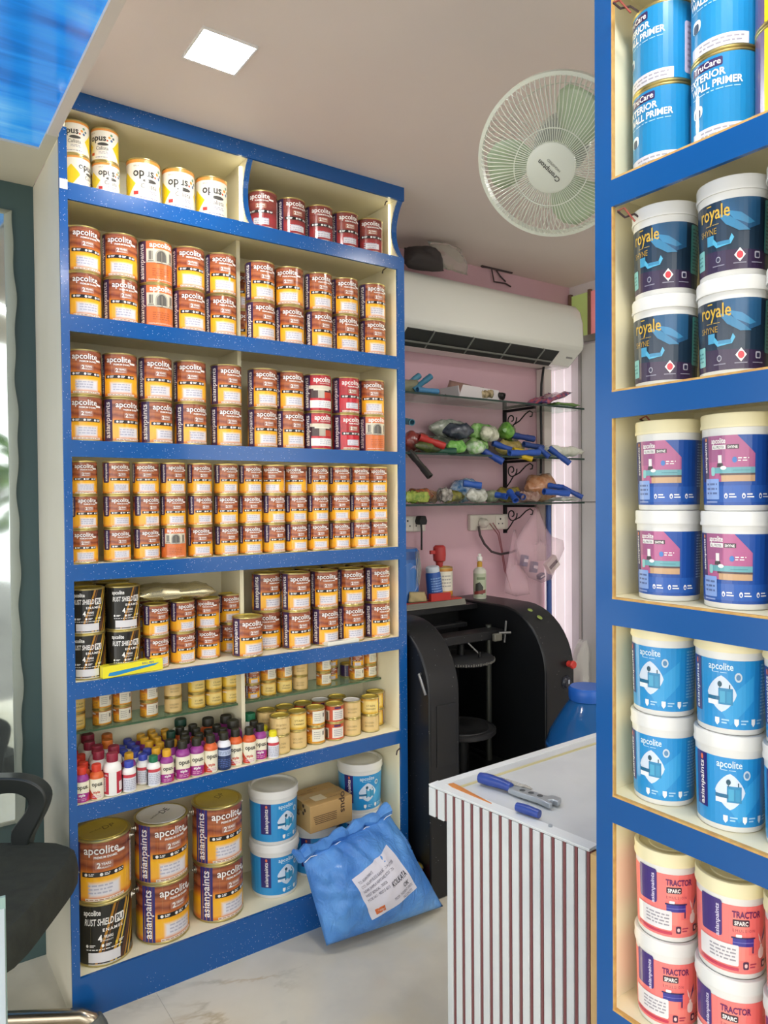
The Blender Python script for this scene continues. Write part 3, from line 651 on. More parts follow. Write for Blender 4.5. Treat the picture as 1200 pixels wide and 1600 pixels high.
# ------------------------------------------------------------------ the room
CEIL = 2.412; PINK_Y = 2.49; TEAL_Y = 2.36; SOFF = 2.283; WALL_X = 2.90; FRONT_Y = -1.3
def marble(name):
    m = mat(name, (226, 224, 214), 0.2, coat=0.15); t = NT(m); v = t.coord('Object')
    cloud = t.ramp(t.noise(v, 2.2, 5, 0.55), [(0.3, 'c4bfb0'), (0.55, 'dad3c0'), (0.8, 'e2dccc')])
    warm = t.math('MULTIPLY', t.math('SUBTRACT', t.noise(v, 3.1, 3), 0.55, True), 2.2, True)
    c = t.mix(warm, cloud, 'd2bf92')
    n = t.noise(v, 1.5, 6, 0.6, 1.2)
    vein = t.math('SUBTRACT', 1.0, t.math('MULTIPLY', t.math('ABSOLUTE', t.math('SUBTRACT', n, 0.5)), 34.0, True), True)
    gate = t.math('MULTIPLY', t.math('SUBTRACT', t.noise(v, 2.0, 2), 0.47, True), 6.0, True)
    c = t.mix(t.math('MULTIPLY', t.math('MULTIPLY', vein, gate), 0.7), c, t.ramp(t.noise(v, 5, 2), [(0.42, '8c8a74'), (0.58, 'b08c46')]))
    t.base(c); return m
M_FLOOR = marble('marble_floor')
fl = struct('floor', Bx((-3.2, FRONT_Y, -0.03), (WALL_X, PINK_Y, -0.004)), mat('grout', (212, 206, 192), 0.7))
k = 0
for i in range(-3, 2):                       # marble slabs of the floor, thin joints between them
    for j in range(-1, 2):
        x0, y0 = 0.62 + i * 1.3 , 0.02 + j * 1.32
        x1, y1 = min(x0 + 1.2992, WALL_X), min(y0 + (1.3192 if j < 1 else 2), PINK_Y)
        x0, y0 = max(x0, -3.2), max(y0, FRONT_Y)
        if x1 - x0 < 0.05 or y1 - y0 < 0.05: continue
        obj('slab', Bx((x0, y0, -0.004), (x1, y1, 0)).mesh('slab', M_FLOOR, False), fl)

M_CEIL = stain('ceiling_paint', (226, 216, 208), (220, 208, 200), 1.2, 0.55)
struct('ceiling', Bx((0.388, FRONT_Y, CEIL), (WALL_X, PINK_Y, CEIL + 0.06)), M_CEIL)
struct('trim_1', Bx((0.376, FRONT_Y, SOFF - 0.004), (0.400, 1.994, CEIL + 0.05)), mat('trim_paint', (214, 206, 196), 0.5))
sof = MB()
sof.box((-3.2, 2.10, SOFF), (0.376, TEAL_Y, SOFF + 0.05)); sof.box((0.376, 1.9945, SOFF), (0.4045, TEAL_Y, SOFF + 0.05)); sof.box((-3.2, FRONT_Y, SOFF), (-2.4, 2.10, SOFF + 0.05)); sof.box((-2.4, FRONT_Y, SOFF), (0.376, 0.4, SOFF + 0.05))
struct('trim_2', sof, M_SIDE)

def ink_ceiling():
    m = mat('blue_ceiling_print', (20, 110, 215), 0.12, coat=0.4); t = NT(m); v = t.coord('Object')
    big = t.noise(t.scaled(v, (0.9, 2.6, 1)), 1.3, 3, 0.5, 1.4)
    fine = t.noise(t.scaled(v, (0.7, 9.0, 1)), 2.2, 4, 0.55, 0.9)
    mixv = t.math('ADD', t.math('MULTIPLY', big, 0.62), t.math('MULTIPLY', fine, 0.38))
    c = t.ramp(mixv, [(0.30, '0c4c9c'), (0.42, '1468c0'), (0.50, '1c80da'), (0.58, '3092e4'), (0.70, '62b0ec')])
    t.base(c); t.l(c, t.b.inputs['Emission Color']); t.b.inputs['Emission Strength'].default_value = PRINT_GLOW
    return m
pr = obj('ceiling_print_panel', Bx((-2.4, 0.4, SOFF + 0.006), (0.376, 2.10, SOFF + 0.04)).mesh('panel', ink_ceiling(), False))
tag(pr, 'glossy backlit ceiling panel printed with blue flowing liquid paint', 'ceiling panel')

M_PINK = stain('pink_wall_paint', (220, 182, 192), (210, 170, 182), 2.0, 0.6, 0.15)
NICHE = stain('wall_paint', (218, 212, 200), (206, 200, 186), 1.5, 0.6)
struct('wall_back', Bx((0.41, PINK_Y, -0.05), (WALL_X + 0.05, PINK_Y + 0.06, CEIL)), M_PINK)
M_RWALL = stain('pale_wall_paint', (226, 220, 222), (214, 208, 210), 1.5, 0.55)
wr = struct('wall_right', Bx((WALL_X, FRONT_Y, -0.05), (WALL_X + 0.06, PINK_Y + 0.06, CEIL)), M_RWALL)

# teal glass wall on the left with its crinkled clear film
M_TEAL = stain('teal_back_painted_glass', (74, 94, 94), (66, 84, 84), 1.0, 0.25, spec=0.25)
struct('wall_left', Bx((-3.2, TEAL_Y, -0.05), (0.41, TEAL_Y + 0.05, CEIL)), M_TEAL)
def film():
    mb = MB(); nx, nz = 70, 120; x0, x1, z0, z1 = -1.4, 0.350, 0.42, 2.20; rnd = random.Random(3)
    ph = [(rnd.uniform(3, 16), rnd.uniform(2, 16), rnd.uniform(0, 6.28), rnd.uniform(0.4, 1)) for _ in range(14)]
    vs = []
    for j in range(nz + 1):
        for i in range(nx + 1):
            u, w = i / nx, j / nz; x = x0 + (x1 - x0) * u; z = z0 + (z1 - z0) * w
            if i == nx: x += 0.003 * math.sin(z * 17) + 0.0025 * math.sin(z * 39 + 1)
            d = sum(a * math.sin(x * p + z * q + s) / (p + q) for p, q, s, a in ph) * 0.022
            vs.append((x, TEAL_Y - 0.010 + max(-0.006, min(0.006, d)), z))
    fs = [(j * (nx + 1) + i, j * (nx + 1) + i + 1, (j + 1) * (nx + 1) + i + 1, (j + 1) * (nx + 1) + i) for j in range(nz) for i in range(nx)]
    mb.add(vs, fs)
    m = mat('silver_film', (196, 206, 204), 0.05, metal=0.9)
    return mb.mesh('film', m)
fo = obj('reflective_film', film()); tag(fo, 'crinkled silver reflective film sheet stuck on the dark teal wall', 'film')
fo.modifiers.new('solid', 'SOLIDIFY').thickness = 0.0006

# pale wall panels, coloured window panes and pipes beyond the air conditioner
g = thing('wall_panel', 'pale panel strips with an added glow in the corner beside the glass shelves', 'panel', (0, 0, 0))
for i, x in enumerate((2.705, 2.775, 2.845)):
    part('strip', Bx((x + 0.002, PINK_Y - 0.014, 0.3), (x + 0.052 if i == 2 else x + 0.067, PINK_Y - 0.002, 2.2)), g, mat('pvc_strip', (246, 232, 238), 0.3, emit=0.45), False, bevel=0.002)  # emission added to the pale strips, throwing extra light into the alcove
door = struct('door_1', Bx((WALL_X - 0.035, 1.45, 0.02), (WALL_X - 0.004, 2.40, 2.10)), mat('grey_door', (196, 196, 194), 0.4))
for z in (1.33,):
    struct('door_joint', Bx((WALL_X - 0.037, 1.45, z), (WALL_X - 0.0345, 2.40, z + 0.006)), mat('joint_grey', (120, 120, 118), 0.5), door)
struct('door_edge', Bx((WALL_X - 0.04, 2.385, 0.02), (WALL_X - 0.002, 2.402, 2.10)), mat('aluminium', (150, 150, 146), 0.3, metal=0.9), door)
win = struct('window_1', Bx((WALL_X - 0.02, 2.08, 2.12), (WALL_X - 0.003, 2.47, 2.15)), mat('aluminium', (150, 150, 146), 0.3, metal=0.9))
for i, (c, y) in enumerate((('a8bc70', 2.36), ('e08a8c', 2.24), ('c8d4d8', 2.11))):
    struct('pane', Bx((WALL_X - 0.012, y, 2.15), (WALL_X - 0.006, y + 0.105, 2.36)), mat('pane_' + c, c, 0.2, emit=0.25), win)
    struct('window_bar', Bx((WALL_X - 0.02, y + 0.105, 2.15), (WALL_X - 0.003, y + 0.12, 2.37)), mat('frame_brown', (120, 96, 80), 0.5), win)
o = obj('blue_pipe', MB().tube([(2.665, PINK_Y - 0.072, 0.55), (2.663, PINK_Y - 0.072, 1.32)], 0.013, 12).mesh('pipe', mat('pipe_blue', (60, 92, 160), 0.4)))
tag(o, 'blue plastic pipe running down the pink wall by the hanging bag', 'pipe')
mb = MB(); mb.prism([(0, 0), (0.05, 0), (0.05, 0.05), (0, 0.05)], 1.05, 1.975, 'z')
mb.v = [(2.655 + x, PINK_Y - 0.055 + y, z) for x, y, z in mb.v]
o = obj('cable_trunking', mb.mesh('trunking', mat('trunk_white', (216, 206, 200), 0.4), False)); tag(o, 'off-white pipe trunking below the right end of the air conditioner', 'trunking')
o = obj('drain_hose', MB().tube([atY(x, y, 2.425) for x, y in ((868, 562), (850, 570), (846, 600), (845, 640), (846, 690), (845, 740))], 0.006, 8).mesh('hose', M_BLACK)); tag(o, 'thin black hose hanging down beside the off-white trunking', 'hose')

# ceiling lamps
def lamp(x, y, label):
    t = thing('ceiling_light', label, 'ceiling light', (x, y, CEIL), 0, 'square ceiling lights')
    fr = MB()
    for a, b in (((-0.067, -0.067), (0.067, -0.0625)), ((-0.067, 0.0625), (0.067, 0.067)), ((-0.067, -0.0625), (-0.0625, 0.0625)), ((0.0625, -0.0625), (0.067, 0.0625))): fr.box((a[0], a[1], -0.0055), (b[0], b[1], -0.0002))
    part('frame', fr, t, mat('lamp_frame', (235, 235, 235), 0.4), False)
    part('diffuser', Bx((-0.0624, -0.0624, -0.0045), (0.0624, 0.0624, -0.0032), M_PANEL), t, smooth=False)
lamp(0.687, 1.634, 'square white led panel light glowing on the ceiling')
lamp(1.85, 1.15, 'third square led panel light on the ceiling beyond the near shelving')
lamp(0.687, 0.35, 'second square led panel light on the ceiling behind the camera')

# street seen only as reflections: pavement, trees, facing building
st = struct('ground', Bx((-12, -14, -0.2), (12, FRONT_Y, -0.06)), stain('street_asphalt', (120, 118, 114), (104, 102, 100), 2, 0.8))
M_LEAF = stain('street_leaf', (70, 112, 40), (120, 160, 70), 3, 0.7)
def tree(x, y, h, label):
    t = thing('street_tree', label, 'tree', (x, y, -0.06), 0, 'street trees')
    part('trunk', MB().tube([(0, 0, 0), (0.05, 0.02, h * 0.3), (0, 0, h * 0.6)], [0.14, 0.11, 0.07], 10, mat('bark', (90, 76, 60), 0.8)), t)
    mb = MB(); rnd = random.Random(int(x * 10))
    for i in range(420):
        d = Vector((rnd.gauss(0, 1), rnd.gauss(0, 1), rnd.gauss(0, 1))).normalized() * rnd.uniform(0.5, 1) ** 0.5
        c = Vector((d.x * h * 0.34, d.y * h * 0.34, h * 0.66 + d.z * h * 0.32)); a = Vector((rnd.gauss(0, 1), rnd.gauss(0, 1), rnd.gauss(0, 1))).normalized(); b = a.orthogonal().normalized(); s = h * 0.055
        mb.add([c - a * s, c + b * s * 0.5, c + a * s, c - b * s * 0.5], [(0, 1, 2, 3)], M_LEAF)
    part('crown', mb, t, smooth=False)
tree(1.0, -5.0, 2.5, 'leafy green street tree nearest the shop front'); tree(3.2, -8.0, 3.0, 'leafy green street tree to the right of the others'); tree(-1.6, -7.5, 3.0, 'leafy green street tree to the left of the others')

# ------------------------------------------------------------------ tall shelving with blue fascia (far side)
XL, XLI, XRI, XR, FY, BY = 0.405, 0.422, 1.475, 1.494, 2.0, 2.25
SH = [2.174, 1.838, 1.516, 1.194, 0.887, 0.565, 0.113]      # tops of the seven boards, top one first
TH = 0.042
unit = thing('display_shelving', 'tall cream shelving with speckled blue edges filled with paint tins', 'shelving', (0.95, 2.12, 0))
def U(name, a, b, m, bevel=0.0, label=None):
    mb = MB().box((a[0] - 0.95, a[1] - 2.12, a[2]), (b[0] - 0.95, b[1] - 2.12, b[2]), m); return part(name, mb, unit, smooth=False, bevel=bevel, label=label)
U('side_panel', (XL, FY + 0.008, 0), (XLI - 0.001, TEAL_Y - 0.001, SOFF - 0.001), M_SIDE)
U('side_panel', (XLI - 0.001, FY + 0.008, 0), (XLI, BY, 2.404), M_CREAM)
U('side_panel', (XRI, FY + 0.008, 0), (XR, BY + 0.012, 2.174), M_CREAM)
U('back_panel', (XLI, BY, 0), (XRI, BY + 0.012, 2.404), M_CREAM)
U('front_post', (XL - 0.001, FY, 0), (XLI + 0.002, FY + 0.008, SOFF + 0.03), M_BLUE)
U('front_post', (XRI - 0.009, FY, 0), (XR + 0.001, FY + 0.008, SH[0]), M_BLUE)
U('end_veneer', (XR, FY + 0.008, 0), (XR + 0.001, BY + 0.012, SH[0]), M_BLUE)
for i, z in enumerate(SH):
    lo = z - TH if i < 6 else 0.0
    U('shelf_board', (XLI, FY + 0.008, z - 0.019), (XRI, BY, z), M_CREAM)
    U('fascia', (XLI + 0.002 if i else XLI + 0.002, FY - 0.0005, lo), (XRI - 0.009, FY + 0.008, z + 0.0008), M_BLUE)
U('top_board', (XLI, FY + 0.008, 2.372), (XR, BY, 2.391), M_CREAM)
U('fascia', (0.401, FY - 0.0005, 2.366), (XR + 0.003, FY + 0.008, 2.4115), M_BLUE)
# dividers: plain ones set back, the top row's with a scooped blue front edge
for i in (1, 2, 4, 5):
    U('divider', (0.928, 2.10, SH[i]), (0.940, BY, SH[i - 1] - 0.0195), M_CREAM)
def scoop(x0, x1):
    n = 10; z0, z1 = SH[0], 2.371
    pts = [(FY + 0.004 + 0.042 * math.sin(math.pi * k / n) ** 0.8, z0 + (z1 - z0) * k / n) for k in range(n + 1)]
    mb = MB().prism([(y - 2.12, z) for y, z in pts] + [(BY - 2.12, z1), (BY - 2.12, z0)], x0 - 0.95, x1 - 0.95, 'x', M_CREAM); part('divider', mb, unit, smooth=False)
    e = MB()
    for k in range(n):
        (ya, za), (yb, zb) = pts[k], pts[k + 1]
        e.add([(x - 0.95, y - 2.12, z) for x in (x0 - 0.001, x1 + 0.001) for y, z in ((ya - 0.003, za), (yb - 0.003, zb), (yb + 0.001, zb), (ya + 0.001, za))], [(0, 1, 5, 4), (1, 2, 6, 5), (2, 3, 7, 6), (3, 0, 4, 7)], M_BLUE)
    part('edge_band', e, unit, smooth=False)
scoop(0.928, 0.942); scoop(XRI, XR)
# led strips behind the right-hand post of every row, one more along the top of the fourth row
TOPS = [2.372] + [s - 0.0195 for s in SH[:-1]]
for i in range(7):
    y = FY + 0.052 if i == 0 else FY + 0.009
    U('led_strip', (XRI - 0.0050, y, SH[i] + 0.02), (XRI - 0.0003, y + 0.0035, TOPS[i] - 0.004), M_LED)
U('led_strip', (0.922, FY + 0.052, SH[0] + 0.02), (0.9275, FY + 0.06, 2.36), M_LED)
U('led_strip', (XLI + 0.03, FY + 0.0095, SH[2] - 0.03), (XRI - 0.02, FY + 0.018, SH[2] - 0.0245), M_LED)
# glass half shelf in the sixth row
GZ = 0.722
for x0, x1 in ((XLI + 0.001, 0.9275), (0.9405, XRI - 0.001)):
    gl = part('glass_shelf', Bx((x0 - 0.95, 2.128 - 2.12, GZ - 0.006), (x1 - 0.95, BY - 2.121, GZ), M_GLASS), unit, smooth=False)
    part('glass_edge', Bx((x0 - 0.95, 2.126 - 2.12, GZ - 0.006), (x1 - 0.95, 2.128 - 2.12, GZ), M_GLASSEDGE), gl, smooth=False)
# little wires poking out of the corners of some rows
for i, (px, py) in enumerate(((608, 312), (604, 418), (626, 1168))):
    p = atX(px, py, XRI - 0.012) - Vector((0.95, 2.12, 0)); part('led_wire', MB().tube([p, p + Vector((-0.012, 0.004, -0.01)), p + Vector((-0.018, 0.0, -0.022))], 0.0022, 6, M_WIRE), unit)
# paper sticker on the left post
U('sticker', (XL, FY - 0.0012, 2.155), (XLI + 0.002, FY - 0.0006, 2.180), mat('paper', (226, 226, 220), 0.6), label='small white price sticker')

# ------------------------------------------------------------------ near shelving on the right
EX, EB, EY0, EY1 = 0.935, 1.175, -0.62, 0.751
RS = [2.166, 1.847, 1.524, 1.205, 0.897, 0.560, 0.235]
un2 = thing('display_shelving', 'near shelving with blue edges holding buckets, at the right side', 'shelving', (1.05, 0.3, 0))
def V(name, a, b, m, bevel=0.0):
    return part(name, MB().box((a[0] - 1.05, a[1] - 0.3, a[2]), (b[0] - 1.05, b[1] - 0.3, b[2]), m), un2, smooth=False, bevel=bevel)
V('front_post', (EX, EY1 - 0.031, 0), (EX + 0.007, EY1, CEIL - 0.002), M_BLUE)
V('side_panel', (EX + 0.007, EY1 - 0.019, 0), (EB, EY1 - 0.0005, CEIL - 0.002), M_CREAM)
V('end_veneer', (EX + 0.007, EY1 - 0.0005, 0), (EB, EY1 + 0.0005, CEIL - 0.002), M_BLUE)
V('side_panel', (EX + 0.007, EY0, 0), (EB, EY0 + 0.019, CEIL - 0.002), M_CREAM)
V('back_panel', (EB, EY0, 0), (EB + 0.012, EY1, CEIL - 0.002), M_CREAM)
for z in RS:
    V('shelf_board', (EX + 0.007, EY0 + 0.019, z - 0.019), (EB, EY1 - 0.019, z), M_CREAM)
    V('fascia', (EX - 0.0005, EY0, z - 0.043), (EX + 0.0068, EY1 - 0.031, z - 0.0025), M_BLUE)
    V('raw_edge', (EX - 0.0003, EY0, z - 0.0025), (EX + 0.0068, EY1 - 0.031, z + 0.0006), M_RAW)
for i, z in enumerate(RS):
    zt = (RS[i - 1] if i else CEIL) - 0.043
    V('raw_edge', (EX + 0.0001, EY1 - 0.0335, z), (EX + 0.006, EY1 - 0.031, zt), M_RAW)
    if i > 0: V('led_strip', (EX + 0.0075, EY1 - 0.0245, z + 0.02), (EX + 0.0105, EY1 - 0.0195, zt + 0.01), M_LED)
for i, (px, py) in enumerate(((958, 4), (965, 330), (1000, 655), (992, 985))):
    p = atY(px, py, EY1 - 0.05) - Vector((1.05, 0.3, 0)); d = 1 if i % 2 else 0.8
    part('led_wire', MB().tube([p, p + Vector((0.012, -0.004, -0.008 * d)), p + Vector((0.024, -0.012, -0.003)), p + Vector((0.034, -0.02, -0.012))], 0.0016, 6, M_WIRE), un2)
    part('led_wire', MB().tube([p, p + Vector((0.01, -0.004, 0.006 * d)), p + Vector((0.02, -0.016, -0.016))], 0.0014, 6, mat('wire_red', (150, 70, 60), 0.5)), un2)

# ------------------------------------------------------------------ goods on the far shelving
ORD = ['first', 'second', 'third', 'fourth', 'fifth', 'sixth', 'seventh', 'eighth', 'ninth', 'tenth', 'eleventh', 'twelfth', 'thirteenth', 'fourteenth']
ROW = ['top shelf', 'second shelf', 'third shelf', 'fourth shelf', 'fifth shelf', 'sixth shelf', 'bottom shelf']
LOOK = {'enamel': 'orange and yellow label', 'door': 'plain orange label with arched door', 'maroon': 'dark red label', 'scarlet': 'bright red label', 'pillar': 'red label with a pillar picture', 'rust': 'black label with gold stripes', 'opus': 'cream label with yellow diamonds'}
def spread(xs, r, lo, hi):
    xs = [min(max(x, lo + r + 0.0008), hi - r - 0.0008) for x in xs]
    for _ in range(60):
        for i in range(len(xs) - 1):
            g = xs[i] + 2 * r + 0.0006 - xs[i + 1]
            if g > 0: xs[i] -= g / 2; xs[i + 1] += g / 2
        xs = [min(max(x, lo + r + 0.0008), hi - r - 0.0008) for x in xs]
    return xs
def stackrow(row, px, Y, size, table, phis, first=1, lo=XLI, hi=XRI, lids=None, jit=0.0025):
    """table[layer] = list of styles, bottom layer first"""
    r, H = dims(size); zc = SH[row] + 0.06
    ys = Y if isinstance(Y, (list, tuple)) else [Y] * len(px)
    ypix = [CAM_H - zc] * len(px)
    xs = []
    for p, y in zip(px, ys):
        q = atY(p, 765, y); xs.append(q.x)
    xs = spread(xs, r, lo, hi)
    n = len(table); nm = {1: [''], 2: ['lower', 'upper'], 3: ['bottom', 'middle', 'top']}[n]
    for L in range(n):
        for i, x in enumerate(xs):
            s = table[L][i]
            if not s: continue
            ph = phis[L][i]; ps = tin_meshes(size, s, 'gold', (i * 3 + L) % 4 if s in ('enamel', 'maroon') else 0)
            lb = '%s tin of %s stack from left on %s, %s' % (nm[L], ORD[first - 1 + i], ROW[row], LOOK[s]) if n > 1 else 'tin with %s, %s from left on %s' % (LOOK[s], ORD[first - 1 + i], ROW[row])
            dx = random.uniform(-jit, jit) * 0.3
            place('paint_tin', ps, (x + dx * 0.2, ys[i] + random.uniform(0, jit), SH[row] + 0.0006 + L * (H + 0.0004)), ph + random.uniform(-3, 3), lb, 'paint tin', 'tins on the ' + ROW[row])
E6 = ['enamel'] * 5
# top shelf: cream tins left, dark red tins right
r_, h_ = dims('litre')
def one(size, style, px, Y, row, layer, ph, lb, lid='gold', cat='paint tin', group=None, xlo=None, dz=0.0, seed=0, z=None):
    r, H = dims(size); x = atY(px, 765, Y).x
    if xlo: x = max(x, xlo)
    return place('paint_tin', tin_meshes(size, style, lid, seed), (x, Y, (SH[row] if z is None else z) + 0.0006 + layer * (H + 0.0004) + dz), ph, lb, cat, group or 'tins on the ' + ROW[row])
one('half', 'opus', 121, 2.062, 0, 0, 48, 'lower cream tin in the corner stack by the left post, top shelf', xlo=XLI + 0.0375)
one('half', 'opus', 112, 2.066, 0, 1, -18, 'upper cream tin in the corner stack by the left post, top shelf', xlo=XLI + 0.037)
one('half', 'opus', 173, 2.062, 0, 0, 6, 'lower cream tin of the second stack from left, top shelf')
one('half', 'opus', 172, 2.064, 0, 1, -26, 'upper cream tin of the second stack from left, top shelf')
one('half', 'opus', 150, 2.165, 0, 0, 20, 'cream tin half hidden in the gap behind the two stacks, top shelf')
for i, (p, d) in enumerate(((231, 4), (285, 2), (336, 6))):
    one('litre', 'opus', p, 2.062, 0, 0, d, ('single cream tin next to the second stack on the top shelf', 'middle of the three single cream tins on the top shelf', 'single cream tin nearest the curved divider, left of it, top shelf')[i])
for i, (p, d) in enumerate(((415, -22), (459, 14), (502, 4), (542, 10), (580, 0))):
    one('litre', 'maroon', p, 2.066, 0, 0, d, '%s dark red tin right of the curved divider on the top shelf' % ORD[i], seed=i % 3)
# second shelf
E_, D_ = 'enamel', 'door'
stackrow(1, (135, 193, 248, 299, 349), 2.060, 'litre', [[E_, E_, D_, E_, E_], [E_, E_, D_, E_, E_]], [[-2, 6, 16, 10, 6], [0, -12, 16, 2, 2]], 1, XLI, 0.928)
stackrow(1, (408, 455, 500, 541, 584), 2.060, 'litre', [E6, E6], [[16, 8, 20, 12, 14], [8, -20, 8, 10, 16]], 6, 0.9405, XRI - 0.006)
for L in (0, 1): one('litre', 'enamel', 383, 2.19, 1, L, 10, '%s tin hidden behind the second shelf divider, orange label' % ('lower', 'upper')[L], xlo=0.9405 + 0.047)
# third shelf
P_, S_ = 'pillar', 'scarlet'
stackrow(2, (132, 190, 245, 299, 355), 2.060, 'litre', [E6, E6], [[-8, 18, 24, 18, 8], [-4, -10, 4, -4, 14]], 1, XLI, 0.96)
stackrow(2, (404, 452, 497, 541, 581), 2.060, 'litre', [[E_, E_, P_, S_, D_], [E_, E_, P_, S_, E_]], [[10, 18, 18, 24, 22], [10, 6, 16, 16, 0]], 6, 0.945, XRI - 0.006)
# fourth shelf, three layers of half-litre tins
px4 = (130, 182, 228, 270, 312, 353, 391, 427, 462, 496, 530, 561, 589)
t4 = [[E_] * 13 for _ in range(3)]; t4[0][3] = D_
ph4 = [[-6, 12, 14, 6, 0, 14, 4, 18, 16, 6, 8, 16, 10], [8, 12, 18, 2, 14, 2, 6, 20, 12, 14, 4, 14, 10], [0, 10, -6, 12, 8, 16, 10, -22, -20, 16, 10, 4, 2]]
stackrow(3, px4, 2.055, 'half', t4, ph4, 1, XLI, XRI - 0.006, jit=0.001)
# fifth shelf
for i, p in enumerate((133, 184)):
    for L in (0, 1): one('litre', 'rust', p, 2.064, 4, L, (-8, 4)[i] + 3 * L, '%s black tin with gold stripes, %s stack from left, fifth shelf' % (('lower', 'upper')[L], ORD[i]), xlo=(0.4695, 0.5635)[i])
for i, p in enumerate((170, 205)):
    for L in (0, 1): one('litre', 'rust', 60, 2.168, 4, L, 0, '%s black tin behind the %s front stack of black tins, fifth shelf' % (('lower', 'upper')[L], ORD[i]), xlo=0.4695 + 0.0945 * i)
for i, (p, Y) in enumerate(((240, 2.066), (282, 2.080), (322, 2.092), (357, 2.14))):
    for L in (0, 1): one('half', 'enamel', p, Y, 4, L, ((18, 14, -12, 2), (16, 16, -18, 2))[L][i], '%s small orange tin of %s stack right of the black tins, fifth shelf' % (('lower', 'upper')[L], ORD[i]), seed=i % 3)
for i, p in enumerate((60, 60, 60)):
    for L in (0, 1): one('half', 'enamel', p, 2.19, 4, L, 10, xlo=0.652 + 0.076 * i, lb= '%s small orange tin in back row, %s behind the foil packet, fifth shelf' % (('lower', 'upper')[L], ORD[i]), seed=L)
one('litre', 'enamel', 384, 2.052, 4, 0, 14, 'single orange tin standing in front of the divider on the fifth shelf', seed=2)
for i, (p, Y) in enumerate(((414, 2.118), (461, 2.066), (505, 2.066), (546, 2.066), (587, 2.066))):
    for L in (0, 1): one('litre', 'enamel', p, Y, 4, L, ((-8, 14, 22, 14, 22), (22, 10, 4, 6, 24))[L][i], '%s orange tin of %s stack right of the divider, fifth shelf' % (('lower', 'upper')[L], ORD[i]), xlo=0.988 if i == 0 else None, seed=(i + L) % 4)
for i, x in enumerate((1.11, 1.21, 1.31, 1.41)):
    for L in (0, 1):
        place('paint_tin', tin_meshes('litre', 'enamel', 'gold', 1), (x, 2.182, SH[4] + 0.0006 + L * 0.1204), 5, '%s orange tin in back row, %s behind the right stacks, fifth shelf' % (('lower', 'upper')[L], ORD[i]), 'paint tin', 'tins on the fifth shelf')
# sixth shelf: mini tins on the glass, slightly larger ones below right
gl = [(112, 'brass', 2), (154, 'amber', 2), (186, 'amber', 2), (228, 'amber', 2), (266, 'tan', 2), (303, 'brass', 2), (330, 'brass', 2), (354, 'brass', 2),
      (390, 'enamel', 2), (416, 'amber', 2), (441, 'amber', 2), (466, 'tan', 2), (503, 'amber', 2), (514, 'enamel', 2), (540, 'bluemini', 1), (555, 'amber', 2), (576, 'amber', 2)]
prev = None; cnt = 0; mr = 0.0265
for i, (p, s, n) in enumerate(gl):
    Y = 2.218 if p in (514, 540) else 2.162; x = atY(p, 765, Y).x; x = max(x, XLI + mr + 0.001)
    if p < 380: x = min(x, 0.927 - mr)
    else: x = max(x, 0.941 + mr)
    if p not in (514, 540):
        if prev is not None and x - prev < 2 * mr + 0.0006: x = prev + 2 * mr + 0.0006
        x = min(x, XRI - 0.0275); prev = x
    for L in range(n):
        s2 = s
        if i in (11,) and L: s2 = 'tan'
        if p in (416, 441) and L == 0: s2 = 'brass'
        if p in (555,) and L == 1: s2 = 'enamel'
        place('mini_tin', tin_meshes('mini', s2, 'gold', 0), (x, Y, GZ + 0.0006 + L * 0.0474), ((14, -8, -10, -4, 6, 10, 14, 20, 4, 2, 10, 0, -4, 4, 0, -6, 6)[i]) + L * 5, '%s mini tin of %s pile from left on the glass half shelf' % (('lower', 'upper')[L], ORD[i]) if i < 14 else '%s mini tin of %s pile from right on the glass half shelf' % (('lower', 'upper')[L], ORD[16 - i]), 'mini tin', 'mini tins on the glass shelf')
qs = [(433, 2.062, 'tan', 'tan', 'gold'), (460, 2.072, 'tan', 'brass', 'gold'), (489, 2.075, 'amber', 'amber', 'gold'), (519, 2.072, 'redmini', 'redmini', 'gold'), (546, 2.075, 'tan', 'tan', 'white'), (575, 2.072, 'tan', 'brass', 'gold'), (603, 2.118, 'brass', 'brass', 'gold')]
prev = None
for i, (p, Y, s0, s1, ld) in enumerate(qs):
    x = atY(p, 765, Y).x; x = x if prev is None or i == 6 else max(x, prev + 0.0655); prev = x; x = min(x, XRI - 0.034)
    for L, s in ((0, s0), (1, s1)):
        place('small_tin', tin_meshes('quart', s, ld if L else 'gold', 0), (x, Y, SH[5] + 0.0006 + L * 0.0584), (6, 4, -8, -2, 2, -4, -10)[i] + 4 * L, '%s small tin of %s front pile below the glass shelf, sixth shelf' % (('lower', 'upper')[L], ORD[i]), 'small tin', 'small tins below the glass shelf')
for i, (p, s, ld) in enumerate(((420, 'tan', 'gold'), (450, 'brass', 'gold'), (496, 'redmini', 'gold'), (519, 'redmini', 'white'), (550, 'brass', 'gold'))):
    x = 1.02 + 0.0665 * i + 0.012
    for L in (0, 1):
        place('small_tin', tin_meshes('quart', s, ld if L else 'gold', 0), (x, 2.142, SH[5] + 0.0006 + L * 0.0584), 4, '%s small tin of %s back pile below the glass shelf, sixth shelf' % (('lower', 'upper')[L], ORD[i]), 'small tin', 'small tins below the glass shelf')
for i, (x, s) in enumerate(((0.975, 'tan'), (1.12, 'redmini'), (1.19, 'redmini'))):
    place('small_tin', tin_meshes('quart', s, 'gold', 0), (x, 2.212, SH[5] + 0.0006), 4, 'small tin standing at the very back below the glass, %s of three' % ORD[i], 'small tin', 'small tins below the glass shelf')

